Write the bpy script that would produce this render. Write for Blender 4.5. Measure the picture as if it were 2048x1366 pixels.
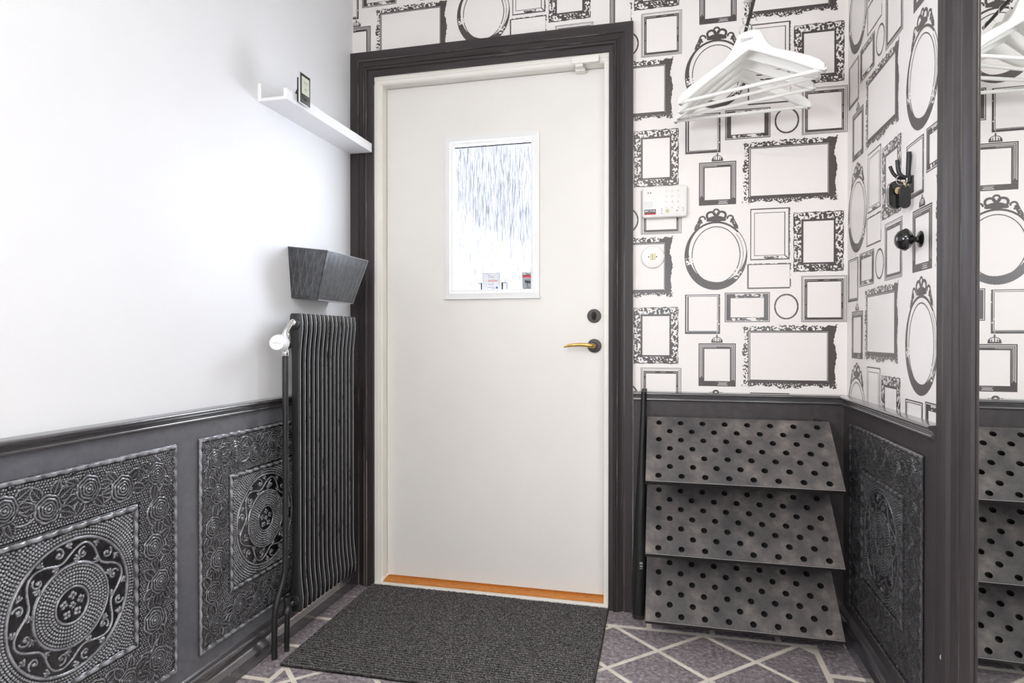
import bpy, bmesh, math, random
import numpy as np
from mathutils import Vector, Matrix

for o in list(bpy.data.objects): bpy.data.objects.remove(o)
scene = bpy.context.scene
COL = scene.collection
PI = math.pi

# ------------------------------------------------------------------ camera
cam_d = bpy.data.cameras.new('camera'); cam = bpy.data.objects.new('camera', cam_d); COL.objects.link(cam)
cam_d.sensor_width = 36.0; cam_d.lens = 1258.29/2048*36.0
cam_d.clip_start = 0.02
YAW, PITCH, ROLL = 0.2393, -0.0059, 0.0004
cam.location = (1.2611, -2.3814, 1.0168)
cam.rotation_euler = (PI/2+PITCH, -ROLL, YAW)
scene.camera = cam

# ------------------------------------------------------------------ world, exposure, lights
scene.view_settings.view_transform = 'Standard'
scene.view_settings.look = 'None'
scene.view_settings.gamma = 1.0
scene.view_settings.use_curve_mapping = False
scene.view_settings.exposure = 0.11
scene.cycles.max_bounces = 9; scene.cycles.transparent_max_bounces = 10
world = bpy.data.worlds.new('overcast_sky'); scene.world = world; world.use_nodes = True
bg = world.node_tree.nodes['Background']
bg.inputs['Color'].default_value = (0.92, 0.95, 1.02, 1)
bg.inputs['Strength'].default_value = 46.0

def area(name, loc, rot, sx, sy, power=0, col=(1,1,1), portal=False):
    d = bpy.data.lights.new(name, 'AREA'); d.shape = 'RECTANGLE'; d.size = sx; d.size_y = sy
    d.energy = power; d.color = col; d.cycles.is_portal = portal
    o = bpy.data.objects.new(name, d); COL.objects.link(o); o.location = loc; o.rotation_euler = rot
    return o
# daylight enters by the door pane; two added windows behind the camera give fill
area('door_pane_daylight_portal', (0.592, 0.12, 1.498), (-PI/2, 0, 0), 0.33, 0.59, portal=True)
area('side_window_daylight_portal', (-0.10, -2.68, 1.48), (0, -PI/2, 0), 0.64, 0.66, portal=True)
area('rear_window_daylight_portal', (1.15, -5.08, 1.45), (PI/2, 0, 0), 0.42, 0.42, portal=True)

# ------------------------------------------------------------------ dimensions
W = 1.869
YR = -5.0
CEIL = 2.60
RAIL = 0.8175

# ------------------------------------------------------------------ materials
def srgb(r, g, b):
    f = lambda c: (c/255/12.92 if c <= 10 else ((c/255+0.055)/1.055)**2.4)
    return (f(r), f(g), f(b), 1)

class N:
    def __init__(s, name):
        s.m = bpy.data.materials.new(name); s.m.use_nodes = True
        s.t = s.m.node_tree; s.n = s.t.nodes; s.l = s.t.links
        s.b = s.n['Principled BSDF']; s.out = s.n['Material Output']
    def add(s, typ, **kw):
        n = s.n.new(typ)
        for k, v in kw.items(): setattr(n, k, v)
        return n
    def coord(s, scale=(1,1,1), which='Object'):
        tc = s.add('ShaderNodeTexCoord'); mp = s.add('ShaderNodeMapping')
        mp.inputs['Scale'].default_value = scale
        s.l.new(tc.outputs[which], mp.inputs['Vector']); return mp.outputs['Vector']
    def noise(s, vec, scale, detail=3, rough=0.5):
        n = s.add('ShaderNodeTexNoise'); n.inputs['Scale'].default_value = scale
        n.inputs['Detail'].default_value = detail; n.inputs['Roughness'].default_value = rough
        if vec: s.l.new(vec, n.inputs['Vector'])
        return n.outputs['Fac']
    def ramp(s, fac, stops):
        r = s.add('ShaderNodeValToRGB'); e = r.color_ramp.elements
        while len(e) < len(stops): e.new(0.5)
        for k, (p, c) in enumerate(stops):
            e[k].position = p; e[k].color = c if len(c) == 4 else (*c, 1)
        s.l.new(fac, r.inputs['Fac']); return r.outputs['Color']
    def mix(s, fac, a, b):
        m = s.add('ShaderNodeMix', data_type='RGBA')
        for i, v in ((0, fac), (6, a), (7, b)):
            if hasattr(v, 'links') or hasattr(v, 'is_linked'): s.l.new(v, m.inputs[i])
            else: m.inputs[i].default_value = v
        return m.outputs[2]
    def bump(s, h, strength=0.3, dist=0.001):
        b = s.add('ShaderNodeBump'); b.inputs['Strength'].default_value = strength
        b.inputs['Distance'].default_value = dist
        s.l.new(h, b.inputs['Height']); s.l.new(b.outputs['Normal'], s.b.inputs['Normal'])
    def set(s, **kw):
        for k, v in kw.items():
            k = k.replace('_', ' ')
            if hasattr(v, 'is_linked'): s.l.new(v, s.b.inputs[k])
            else: s.b.inputs[k].default_value = v
        return s

M = {}
def plain(name, col, rough=0.5, metal=0.0, var=0.06, scale=30, bump=0.0, spec=0.5, coat=0.0):
    k = N(name); v = k.coord()
    f = k.noise(v, scale, 4)
    c2 = tuple(max(0, c*(1-var)) for c in col[:3])+(1,)
    c1 = tuple(min(1, c*(1+var)) for c in col[:3])+(1,)
    k.set(Base_Color=k.ramp(f, [(0.3, c2), (0.7, c1)]), Roughness=rough, Metallic=metal, Specular_IOR_Level=spec, Coat_Weight=coat)
    if bump: k.bump(k.noise(v, scale*4, 3), bump, 0.001)
    M[name] = k.m; return k.m

plain('white_wall', srgb(235,235,235), 0.55, var=0.012, scale=3, bump=0.05)
plain('wallpaper', srgb(240,235,231), 0.38, var=0.012, scale=4)
plain('ceiling_white', srgb(240,240,238), 0.7, var=0.01)
plain('door_white', srgb(236,233,227), 0.35, var=0.01, scale=5)
plain('frame_white', srgb(240,237,228), 0.35, var=0.015, scale=8)
plain('glaze_bead_white', srgb(240,240,238), 0.35, var=0.01, scale=8)
plain('ledge_white', srgb(240,240,240), 0.4, var=0.01, scale=8)
plain('hanger_white', srgb(242,241,236), 0.35, var=0.01, scale=8)
plain('plastic_white', srgb(240,238,234), 0.35, var=0.01, scale=20)
plain('valve_white', srgb(240,241,243), 0.3, var=0.01, scale=20)
plain('switch_cream', srgb(214,210,160), 0.35, var=0.02)
plain('black_gloss', (0.006,0.006,0.006,1), 0.16, var=0.1, coat=0.3)
plain('black_matte', (0.010,0.010,0.010,1), 0.45, var=0.15)
plain('black_plastic', (0.03,0.027,0.026,1), 0.35, var=0.1)
plain('chrome', (0.75,0.74,0.72,1), 0.18, metal=1.0, var=0.04)
plain('silver_plastic', (0.72,0.73,0.75,1), 0.3, metal=0.3, var=0.03)
plain('dark_bronze', (0.045,0.040,0.037,1), 0.32, metal=0.6, var=0.15, scale=60)
plain('brass', (0.80,0.53,0.16,1), 0.18, metal=1.0, var=0.05)
plain('gold_key', (0.70,0.55,0.33,1), 0.25, metal=1.0, var=0.05)
plain('lcd', srgb(206,209,190), 0.3, var=0.03)
plain('lcd_digit', srgb(150,155,138), 0.4, var=0.03)
plain('red_label', srgb(170,26,40), 0.4, var=0.03)
plain('black_label', srgb(26,24,28), 0.4, var=0.03)
plain('label_text_white', srgb(238,238,238), 0.4, var=0.0)
plain('sticker_grey', srgb(140,144,152), 0.45, var=0.08, scale=120)
plain('sticker_dark', srgb(32,32,36), 0.45, var=0.03)
plain('paper_white', srgb(232,235,242), 0.6, var=0.01)
plain('paper_edge', srgb(120,122,135), 0.6, var=0.01)
plain('text_grey', srgb(120,118,120), 0.6, var=0.0)
plain('text_pale', srgb(180,180,186), 0.6, var=0.0)
plain('text_red', srgb(205,90,80), 0.6, var=0.0)
plain('text_blue', srgb(60,80,140), 0.6, var=0.0)
plain('house_grey', (0.0048,0.0047,0.0050,1), 0.8, var=0.15, scale=2)
plain('house_pale', (0.036,0.036,0.036,1), 0.8, var=0.2, scale=2)
plain('ground_grey', (0.35,0.35,0.36,1), 0.9, var=0.15, scale=2)
plain('grout', srgb(230,221,208), 0.8, var=0.16, scale=14, bump=0.2)

def ink():
    k = N('wallpaper_ink'); v = k.coord()
    f = k.noise(v, 260, 2)
    k.set(Base_Color=k.ramp(f, [(0.35, srgb(62,56,54)), (0.75, srgb(92,86,84))]), Roughness=0.30, Specular_IOR_Level=0.5)
    M['ink'] = k.m
ink()

def dark_paint(name, base, light, rough, wear_tone=0.62, stretch=(1,1,1), worn_col=srgb(196,188,178), spec=0.5, coat=0.0):
    """brushed dark paint, rubbed through to pale wood on sharp edges"""
    k = N(name)
    ge = k.add('ShaderNodeNewGeometry'); mp = k.add('ShaderNodeMapping'); mp.inputs['Scale'].default_value = stretch
    k.l.new(ge.outputs['Position'], mp.inputs['Vector']); v = mp.outputs['Vector']
    f = k.noise(v, 40, 5, 0.6)
    c = k.ramp(f, [(0.3, base), (0.75, light)])
    at = k.add('ShaderNodeAttribute'); at.attribute_name = 'wear'
    edge = k.ramp(at.outputs['Fac'], [(0.35, (0,0,0)), (0.75, (1,1,1))])
    ch = k.ramp(k.noise(v, 18, 6, 0.7), [(wear_tone, (0,0,0)), (wear_tone+0.06, (1,1,1))])
    mu = k.add('ShaderNodeMix', data_type='RGBA', blend_type='MULTIPLY'); mu.inputs[0].default_value = 1
    k.l.new(edge, mu.inputs[6]); k.l.new(ch, mu.inputs[7])
    k.set(Base_Color=k.mix(mu.outputs[2], c, worn_col), Roughness=rough, Specular_IOR_Level=spec, Coat_Weight=coat, Coat_Roughness=0.12)
    k.bump(k.noise(k.coord(tuple(q*0.5 for q in stretch)), 300, 3), 0.12, 0.0006)
    M[name] = k.m
dark_paint('casing_paint', srgb(47,43,43), srgb(64,58,58), 0.48, 0.50, (1,1,0.06), spec=0.35)
dark_paint('wainscot_paint', srgb(90,90,94), srgb(106,106,110), 0.30, 0.7)  # lit copy of the wainscot colour, window light mixed into it
dark_paint('wainscot_brown', srgb(52,48,48), srgb(66,61,61), 0.40, 0.7, spec=0.4)  # shaded copy of the same wainscot colour
dark_paint('rail_paint', srgb(62,60,62), srgb(80,78,80), 0.20, 0.60, (0.12,0.12,1), spec=0.8, coat=0.8)
dark_paint('radiator_paint', srgb(26,26,27), srgb(40,40,41), 0.36, 0.36, (1,1,0.5), srgb(205,205,205))  # pale front edges: worn paint plus the edge highlight put into the colour
dark_paint('pipe_paint', srgb(26,26,27), srgb(44,43,44), 0.34, 0.6)

def pocket_mat():
    k = N('pocket_metal'); v = k.coord()
    f = k.noise(v, 60, 5, 0.7)
    k.set(Base_Color=k.ramp(f, [(0.3, srgb(60,61,63)), (0.8, srgb(108,109,112))]), Roughness=0.32, Metallic=0.7)
    k.bump(k.noise(v, 200, 4), 0.2, 0.001)
    M['pocket_metal'] = k.m
    k = N('pocket_scribe'); k.set(Base_Color=srgb(150,152,156), Roughness=0.3, Metallic=0.6); M['pocket_scribe'] = k.m
pocket_mat()

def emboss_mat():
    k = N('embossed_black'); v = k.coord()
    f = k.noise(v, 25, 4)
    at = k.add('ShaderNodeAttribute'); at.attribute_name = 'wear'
    rub_glint = k.add('ShaderNodeMath', operation='MULTIPLY'); k.l.new(at.outputs['Fac'], rub_glint.inputs[0])  # pale ridge tops: silver dry-brush plus highlights put into the colour
    k.l.new(k.ramp(k.noise(v, 14, 4), [(0.30, (0.35,)*3), (0.65, (1.0,)*3)]), rub_glint.inputs[1])
    oi = k.add('ShaderNodeObjectInfo'); rub_glint2 = k.add('ShaderNodeMath', operation='MULTIPLY'); k.l.new(rub_glint.outputs[0], rub_glint2.inputs[0]); k.l.new(oi.outputs['Alpha'], rub_glint2.inputs[1])
    k.set(Base_Color=k.mix(rub_glint2.outputs[0], k.ramp(f, [(0.3, srgb(18,18,20)), (0.75, srgb(30,30,33))]), srgb(158,158,163)),
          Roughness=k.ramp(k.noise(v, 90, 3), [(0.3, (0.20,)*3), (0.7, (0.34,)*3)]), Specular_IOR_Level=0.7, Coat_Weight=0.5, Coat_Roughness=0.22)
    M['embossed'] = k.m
emboss_mat()

def rack_mat():
    k = N('rack_board'); v = k.coord()
    st = k.noise(v, 9, 6, 0.65)
    fine = k.noise(k.coord((1,1,1)), 220, 3)
    c = k.ramp(st, [(0.34, srgb(66,65,67)), (0.46, srgb(86,83,83)), (0.56, srgb(108,102,99)), (0.70, srgb(148,141,134))])
    c = k.mix(0.25, c, k.ramp(fine, [(0.3, srgb(50,48,48)), (0.7, srgb(96,92,90))]))
    k.set(Base_Color=c, Roughness=0.5)
    M['rack_board'] = k.m
    k = N('rack_edge'); k.set(Base_Color=srgb(34,31,31), Roughness=0.35); M['rack_edge'] = k.m
    k = N('rack_worn'); k.set(Base_Color=srgb(170,168,166), Roughness=0.35); M['rack_worn'] = k.m
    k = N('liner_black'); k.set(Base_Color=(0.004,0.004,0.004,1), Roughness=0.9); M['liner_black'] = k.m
rack_mat()

def tile_mat():
    k = N('slate_tile')
    oi = k.add('ShaderNodeObjectInfo')
    tc = k.add('ShaderNodeTexCoord'); ad = k.add('ShaderNodeVectorMath', operation='ADD')
    sc = k.add('ShaderNodeVectorMath', operation='SCALE'); sc.inputs['Scale'].default_value = 1.0
    k.l.new(tc.outputs['Object'], ad.inputs[0])
    cmb = k.add('ShaderNodeCombineXYZ'); mu = k.add('ShaderNodeMath', operation='MULTIPLY'); mu.inputs[1].default_value = 37.0
    k.l.new(oi.outputs['Random'], mu.inputs[0]); k.l.new(mu.outputs[0], cmb.inputs['X']); k.l.new(mu.outputs[0], cmb.inputs['Y'])
    k.l.new(cmb.outputs[0], ad.inputs[1])
    v = ad.outputs[0]
    a = k.noise(v, 9, 5, 0.6); b = k.noise(v, 70, 5, 0.7)
    c1 = k.ramp(a, [(0.30, srgb(116,108,111)), (0.52, srgb(150,141,144)), (0.75, srgb(172,163,165))])
    c2 = k.ramp(b, [(0.36, srgb(70,65,68)), (0.52, srgb(144,135,138)), (0.68, srgb(208,200,199))])
    k.set(Base_Color=k.mix(0.68, c1, c2), Roughness=0.5)
    k.bump(b, 0.35, 0.002)
    M['tile'] = k.m
tile_mat()

def mat_mat():
    k = N('ribbed_mat'); v = k.coord()
    a = k.noise(v, 430, 2); b = k.noise(v, 160, 2)
    c = k.ramp(a, [(0.38, srgb(42,41,42)), (0.50, srgb(82,80,80)), (0.58, srgb(128,125,123)), (0.68, srgb(190,186,182))])
    c2 = k.ramp(b, [(0.35, srgb(40,39,40)), (0.7, srgb(96,93,92))])
    at = k.add('ShaderNodeAttribute'); at.attribute_name = 'wear'  # follows rib height: dark in the valleys, flecked pile on the ridges
    k.set(Base_Color=k.mix(at.outputs['Fac'], srgb(20,20,21), k.mix(0.35, c, c2)), Roughness=0.95, Specular_IOR_Level=0.1)
    M['mat_pile'] = k.m
mat_mat()

def oak():
    k = N('oak_threshold'); v = k.coord((3,30,30))
    f = k.noise(v, 14, 6, 0.65)
    k.set(Base_Color=k.ramp(f, [(0.3, srgb(150,84,24)), (0.5, srgb(206,128,46)), (0.75, srgb(226,154,70))]), Roughness=0.35)
    M['oak'] = k.m
oak()

def mirror_mat():
    k = N('mirror_silver'); k.set(Base_Color=(0.93,0.94,0.93,1), Metallic=1.0, Roughness=0.0); M['mirror'] = k.m
mirror_mat()

def pane_mat():
    """rain-pattern glass: vertical ripples bend the view, part of the light passes straight"""
    k = N('rain_glass')
    v = k.coord((1.0, 1.0, 0.035))
    h = k.noise(v, 260, 2, 0.5)
    b = k.add('ShaderNodeBump'); b.inputs['Strength'].default_value = 1.0; b.inputs['Distance'].default_value = 0.004
    k.l.new(h, b.inputs['Height'])
    rf = k.add('ShaderNodeBsdfRefraction'); rf.inputs['IOR'].default_value = 1.18; rf.inputs['Roughness'].default_value = 0.03
    k.l.new(b.outputs['Normal'], rf.inputs['Normal'])
    tr = k.add('ShaderNodeBsdfTransparent')
    k.l.new(k.ramp(k.noise(k.coord((1.0, 1.0, 0.05)), 280, 4, 0.65), [(0.42, (0.34,0.37,0.42)), (0.53, (0.95,0.97,1.0)), (1.0, (0.97,0.98,1.0))]), tr.inputs['Color'])
    gl = k.add('ShaderNodeBsdfGlossy'); gl.inputs['Roughness'].default_value = 0.1
    k.l.new(b.outputs['Normal'], gl.inputs['Normal'])
    m1 = k.add('ShaderNodeMixShader')
    k.l.new(k.ramp(k.noise(k.coord((1.0, 1.0, 0.06)), 330, 3, 0.6), [(0.42, (0.12,)*3), (0.60, (0.68,)*3)]), m1.inputs[0])
    k.l.new(tr.outputs[0], m1.inputs[1]); k.l.new(rf.outputs[0], m1.inputs[2])
    m2 = k.add('ShaderNodeMixShader'); m2.inputs[0].default_value = 0.05
    k.l.new(m1.outputs[0], m2.inputs[1]); k.l.new(gl.outputs[0], m2.inputs[2])
    k.l.new(m2.outputs[0], k.out.inputs['Surface'])
    M['pane'] = k.m
pane_mat()

def lamp_mat():
    k = N('lamp_globe'); k.set(Base_Color=(1,0.96,0.9,1), Emission_Color=(1,0.90,0.78,1), Emission_Strength=4.0); M['lamp_globe'] = k.m
lamp_mat()

# ------------------------------------------------------------------ builders
def tag(o, label=None, cat=None, group=None, kind=None):
    if label: o['label'] = label
    if cat: o['category'] = cat
    if group: o['group'] = group
    if kind: o['kind'] = kind
    return o
def empty(name, loc=(0,0,0), rot=(0,0,0)):
    o = bpy.data.objects.new(name, None); COL.objects.link(o); o.location = loc; o.rotation_euler = rot
    o.empty_display_size = 0.05
    return o
def thing(name, label, cat, loc=(0,0,0), rot=(0,0,0), group=None):
    return tag(empty(name, loc, rot), label, cat, group)
def root_loc(p):
    while p.parent: p = p.parent
    return Vector(p.location)

class MB:
    """collects geometry; build() links it as one mesh object"""
    def __init__(s): s.v = []; s.f = []; s.w = {}
    def add(s, vs, fs):
        n = len(s.v); s.v += [tuple(map(float, p)) for p in vs]; s.f += [tuple(i+n for i in f) for f in fs]; return s
    def box(s, x0, x1, y0, y1, z0, z1, bev=0.0):
        if bev <= 0:
            vs = [(x0,y0,z0),(x1,y0,z0),(x1,y1,z0),(x0,y1,z0),(x0,y0,z1),(x1,y0,z1),(x1,y1,z1),(x0,y1,z1)]
            return s.add(vs, [(0,3,2,1),(4,5,6,7),(0,1,5,4),(1,2,6,5),(2,3,7,6),(3,0,4,7)])
        bm = bmesh.new(); bmesh.ops.create_cube(bm, size=1)
        for v in bm.verts: v.co = Vector(((x0+x1)/2+v.co.x*(x1-x0), (y0+y1)/2+v.co.y*(y1-y0), (z0+z1)/2+v.co.z*(z1-z0)))
        bmesh.ops.bevel(bm, geom=bm.edges[:], offset=bev, segments=2, affect='EDGES', profile=0.5)
        return s.bm(bm)
    def bm(s, bm):
        bm.verts.index_update(); s.add([v.co for v in bm.verts], [[v.index for v in f.verts] for f in bm.faces]); bm.free(); return s
    def prism(s, poly, axis, a, b):
        """poly of 2-D points extruded along axis from a to b; the two other axes in x,y,z order"""
        n = len(poly)
        def P(p, t):
            if axis == 'x': return (t, p[0], p[1])
            if axis == 'y': return (p[0], t, p[1])
            return (p[0], p[1], t)
        vs = [P(p, a) for p in poly]+[P(p, b) for p in poly]
        fs = [tuple(range(n))[::-1], tuple(range(n, 2*n))]+[(i, (i+1) % n, n+(i+1) % n, n+i) for i in range(n)]
        return s.add(vs, fs)
    def lathe(s, prof, origin, axis, seg=24):
        """prof: (radius, distance along axis)"""
        ax = Vector(axis).normalized(); u = ax.orthogonal().normalized(); w = ax.cross(u); o = Vector(origin)
        vs = []; fs = []
        for r, t in prof:
            for k in range(seg):
                a = 2*PI*k/seg; vs.append(o+ax*t+(u*math.cos(a)+w*math.sin(a))*max(r, 1e-5))
        m = len(prof)
        for i in range(m-1):
            for k in range(seg):
                fs.append((i*seg+k, i*seg+(k+1) % seg, (i+1)*seg+(k+1) % seg, (i+1)*seg+k))
        fs.append(tuple(range(seg))[::-1]); fs.append(tuple(range((m-1)*seg, m*seg)))
        return s.add(vs, fs)
    def tube(s, pts, r, seg=10, cap=True):
        pts = [Vector(p) for p in pts]; n = len(pts)
        rs = r if hasattr(r, '__len__') else [r]*n
        tan = [(pts[min(i+1, n-1)]-pts[max(i-1, 0)]).normalized() for i in range(n)]
        u = tan[0].orthogonal().normalized(); vs = []; fs = []
        for i in range(n):
            u = (u-tan[i]*u.dot(tan[i])).normalized(); w = tan[i].cross(u)
            for k in range(seg):
                a = 2*PI*k/seg; vs.append(pts[i]+(u*math.cos(a)+w*math.sin(a))*rs[i])
        for i in range(n-1):
            for k in range(seg): fs.append((i*seg+k, i*seg+(k+1) % seg, (i+1)*seg+(k+1) % seg, (i+1)*seg+k))
        if cap: fs.append(tuple(range(seg))[::-1]); fs.append(tuple(range((n-1)*seg, n*seg)))
        return s.add(vs, fs)
    def sweep(s, sections, wear_tone=()):
        """closed sections (lists of 3-D points, same count), joined in order with end caps; wear = worn profile points"""
        base = len(s.v)
        for i in range(len(sections)):
            for k in wear_tone: s.w[base+i*len(sections[0])+k] = 1.0
        n = len(sections[0]); vs = [p for sec in sections for p in sec]; fs = []
        for i in range(len(sections)-1):
            for k in range(n): fs.append((i*n+k, i*n+(k+1) % n, (i+1)*n+(k+1) % n, (i+1)*n+k))
        fs.append(tuple(range(n))[::-1]); fs.append(tuple(range((len(sections)-1)*n, len(sections)*n)))
        return s.add(vs, fs)
    def mesh(s, name, mat, off=Vector((0,0,0)), smooth=0, fix=True):
        me = bpy.data.meshes.new(name)
        me.from_pydata([tuple(Vector(p)-off) for p in s.v], [], s.f)
        if fix:
            b = bmesh.new(); b.from_mesh(me); bmesh.ops.recalc_face_normals(b, faces=b.faces[:]); b.to_mesh(me); b.free()
        me.materials.append(M[mat])
        if s.w:
            at = me.attributes.new('wear', 'FLOAT', 'POINT'); arr = np.zeros(len(s.v), np.float32)
            for i_, v_ in s.w.items(): arr[i_] = v_
            at.data.foreach_set('value', arr)
        if smooth:
            me.polygons.foreach_set('use_smooth', [True]*len(me.polygons))
            try: me.set_sharp_from_angle(angle=math.radians(smooth))
            except Exception: pass
        me.update(); return me
    def build(s, name, mat, parent=None, smooth=0, local=False, fix=True):
        off = Vector((0,0,0)) if (parent is None or local) else root_loc(parent)
        o = bpy.data.objects.new(name, s.mesh(name, mat, off, smooth, fix)); COL.objects.link(o)
        if parent: o.parent = parent
        return o

def link(name, me, parent=None, loc=(0,0,0), rot=(0,0,0)):
    o = bpy.data.objects.new(name, me); COL.objects.link(o); o.location = loc; o.rotation_euler = rot
    if parent: o.parent = parent
    return o

_txt = {}
def text_mesh(body, size, mat, bold=0.0):
    key = (body, size, mat, bold)
    if key in _txt: return _txt[key]
    cu = bpy.data.curves.new('lettering', 'FONT'); cu.body = body; cu.size = size; cu.align_x = 'CENTER'; cu.align_y = 'CENTER'
    cu.offset = bold; cu.extrude = 0.0002; cu.resolution_u = 3
    ob = bpy.data.objects.new('lettering', cu); COL.objects.link(ob)
    bpy.context.view_layer.update()
    me = bpy.data.meshes.new_from_object(ob.evaluated_get(bpy.context.evaluated_depsgraph_get()))
    me.name = 'lettering'; me.materials.clear(); me.materials.append(M[mat])
    bpy.data.objects.remove(ob); bpy.data.curves.remove(cu)
    _txt[key] = me; return me

# ================================================================== SETTING
# ---- floor: grout bed with separate slate tiles
floor = tag(MB().box(-0.05, W+0.05, YR-0.05, 0.06, -0.10, -0.0025).build('floor', 'grout'), kind='structure')
def clip_poly(poly, x0, x1, y0, y1):
    def cut(p, ins, inter):
        out = []
        for i in range(len(p)):
            a, b = p[i], p[(i+1) % len(p)]
            if ins(a): out.append(a)
            if ins(a) != ins(b): out.append(inter(a, b))
        return out
    def ix(x): return lambda a, b: (x, a[1]+(b[1]-a[1])*(x-a[0])/(b[0]-a[0]))
    def iy(y): return lambda a, b: (a[0]+(b[0]-a[0])*(y-a[1])/(b[1]-a[1]), y)
    for ins, it in ((lambda p: p[0] >= x0, ix(x0)), (lambda p: p[0] <= x1, ix(x1)), (lambda p: p[1] >= y0, iy(y0)), (lambda p: p[1] <= y1, iy(y1))):
        poly = cut(poly, ins, it)
        if len(poly) < 3: return []
    return poly
def poly_area(p): return abs(sum(p[i][0]*p[(i+1) % len(p)][1]-p[(i+1) % len(p)][0]*p[i][1] for i in range(len(p))))/2
def tile_mesh(poly):
    b = MB(); n = len(poly)
    cx = sum(p[0] for p in poly)/n; cy = sum(p[1] for p in poly)/n
    def inset(p, d):
        L = math.hypot(p[0]-cx, p[1]-cy); return (p[0]+(cx-p[0])*d/L, p[1]+(cy-p[1])*d/L)
    top = [inset(p, 0.003) for p in poly]
    vs = [(*p, -0.006) for p in poly]+[(*p, -0.0012) for p in poly]+[(*p, 0.0) for p in top]
    fs = [(i, (i+1) % n, n+(i+1) % n, n+i) for i in range(n)]+[(n+i, n+(i+1) % n, 2*n+(i+1) % n, 2*n+i) for i in range(n)]+[tuple(range(2*n, 3*n))]
    return b.add(vs, fs).mesh('tile', 'tile')
rng = random.Random(5)
G = 0.0092                                        # half joint width
_tm = {}
def put_tile(poly):
    if len(poly) < 3 or poly_area(poly) < 0.0006: return
    cx = sum(p[0] for p in poly)/len(poly); cy = sum(p[1] for p in poly)/len(poly)
    loc = [(p[0]-cx, p[1]-cy) for p in poly]
    key = tuple((round(a, 4), round(b, 4)) for a, b in loc)
    if key not in _tm: _tm[key] = tile_mesh(loc)
    link('tile', _tm[key], floor, (cx, cy, -rng.uniform(0, 0.0008)))
XL, XR_, YB = 0.120, 1.738, -0.140                # inner edges of the straight border
H = 0.1505; HD = H-G*1.25
for r in range(-1, 34):
    for c in range(-4, 14):
        cx = 1.388+(c-6)*H; cy = YB-r*H*0.965
        if (r+c) % 2 == 0: continue
        d = [(cx-HD, cy), (cx, cy-HD*0.965), (cx+HD, cy), (cx, cy+HD*0.965)]
        put_tile(clip_poly(d, XL+G, XR_-G, YR, YB-G))
x = 1.206-0.213*6
while x < W:
    put_tile(clip_poly([(x+G, -0.138+G), (x+0.213-G, -0.138+G), (x+0.213-G, 0.0), (x+G, 0.0)], 0.0, W, -1, 0.02)); x += 0.213
y = -0.125
while y > YR:
    put_tile([(0.0, y-0.205+G), (XL-G, y-0.205+G), (XL-G, y-G), (0.0, y-G)])
    y2 = y+0.018
    put_tile([(XR_+G, y2-0.208+G), (W, y2-0.208+G), (W, y2-G-0.008), (XR_+G, y2-G-0.008)]); y -= 0.205

tag(MB().box(-0.05, W+0.1, YR-0.05, 0.2, CEIL, CEIL+0.08).build('ceiling', 'ceiling_white'), kind='structure')
wl = MB(); wl.box(-0.12, 0, -2.35, 0.15, -0.1, CEIL); wl.box(-0.12, 0, YR, -3.01, -0.1, CEIL)
wl.box(-0.12, 0, -3.01, -2.35, -0.1, 1.16); wl.box(-0.12, 0, -3.01, -2.35, 1.80, CEIL)
wall_left = tag(wl.build('wall_left', 'white_wall'), kind='structure')
wb = MB()
wb.box(-0.12, 0.10, 0, 0.15, -0.1, CEIL); wb.box(1.058, W+0.12, 0, 0.15, -0.1, CEIL); wb.box(0.10, 1.058, 0, 0.15, 2.082, CEIL)
wall_back = tag(wb.build('wall_back', 'wallpaper'), kind='structure')
wall_right = tag(MB().box(W, W+0.12, -0.978, 0.15, -0.1, CEIL).build('wall_right', 'wallpaper'), kind='structure')
tag(MB().box(W+0.026, W+0.12, YR, -0.978, -0.1, CEIL).build('wall_closet', 'white_wall'), kind='structure')
wr = MB(); wr.box(-0.12, 0.94, YR-0.12, YR, -0.1, CEIL); wr.box(1.36, W+0.12, YR-0.12, YR, -0.1, CEIL)
wr.box(0.94, 1.36, YR-0.12, YR, -0.1, 1.24); wr.box(0.94, 1.36, YR-0.12, YR, 1.66, CEIL)
tag(wr.build('wall_rear', 'white_wall'), kind='structure')
wn = tag(empty('window_2', (1.15, YR-0.06, 1.24)), kind='structure')  # unseen window added in the rear wall as fill for the door side
b = MB()
for x0, x1, z0, z1 in ((0.94, 0.95, 1.24, 1.66), (1.35, 1.36, 1.24, 1.66), (0.95, 1.35, 1.24, 1.25), (0.95, 1.35, 1.65, 1.66)): b.box(x0, x1, YR-0.09, YR-0.03, z0, z1)
b.build('window_frame', 'frame_white', wn)
wn = tag(empty('window_1', (-0.06, -2.68, 1.16)), kind='structure')  # unseen window added behind the camera to brighten the right wall
b = MB()
for y0, y1, z0, z1 in ((-3.01, -2.99, 1.16, 1.80), (-2.37, -2.35, 1.16, 1.80), (-2.99, -2.37, 1.16, 1.18), (-2.99, -2.37, 1.78, 1.80)):
    b.box(-0.09, -0.03, y0, y1, z0, z1)
b.build('window_frame', 'frame_white', wn)

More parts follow.
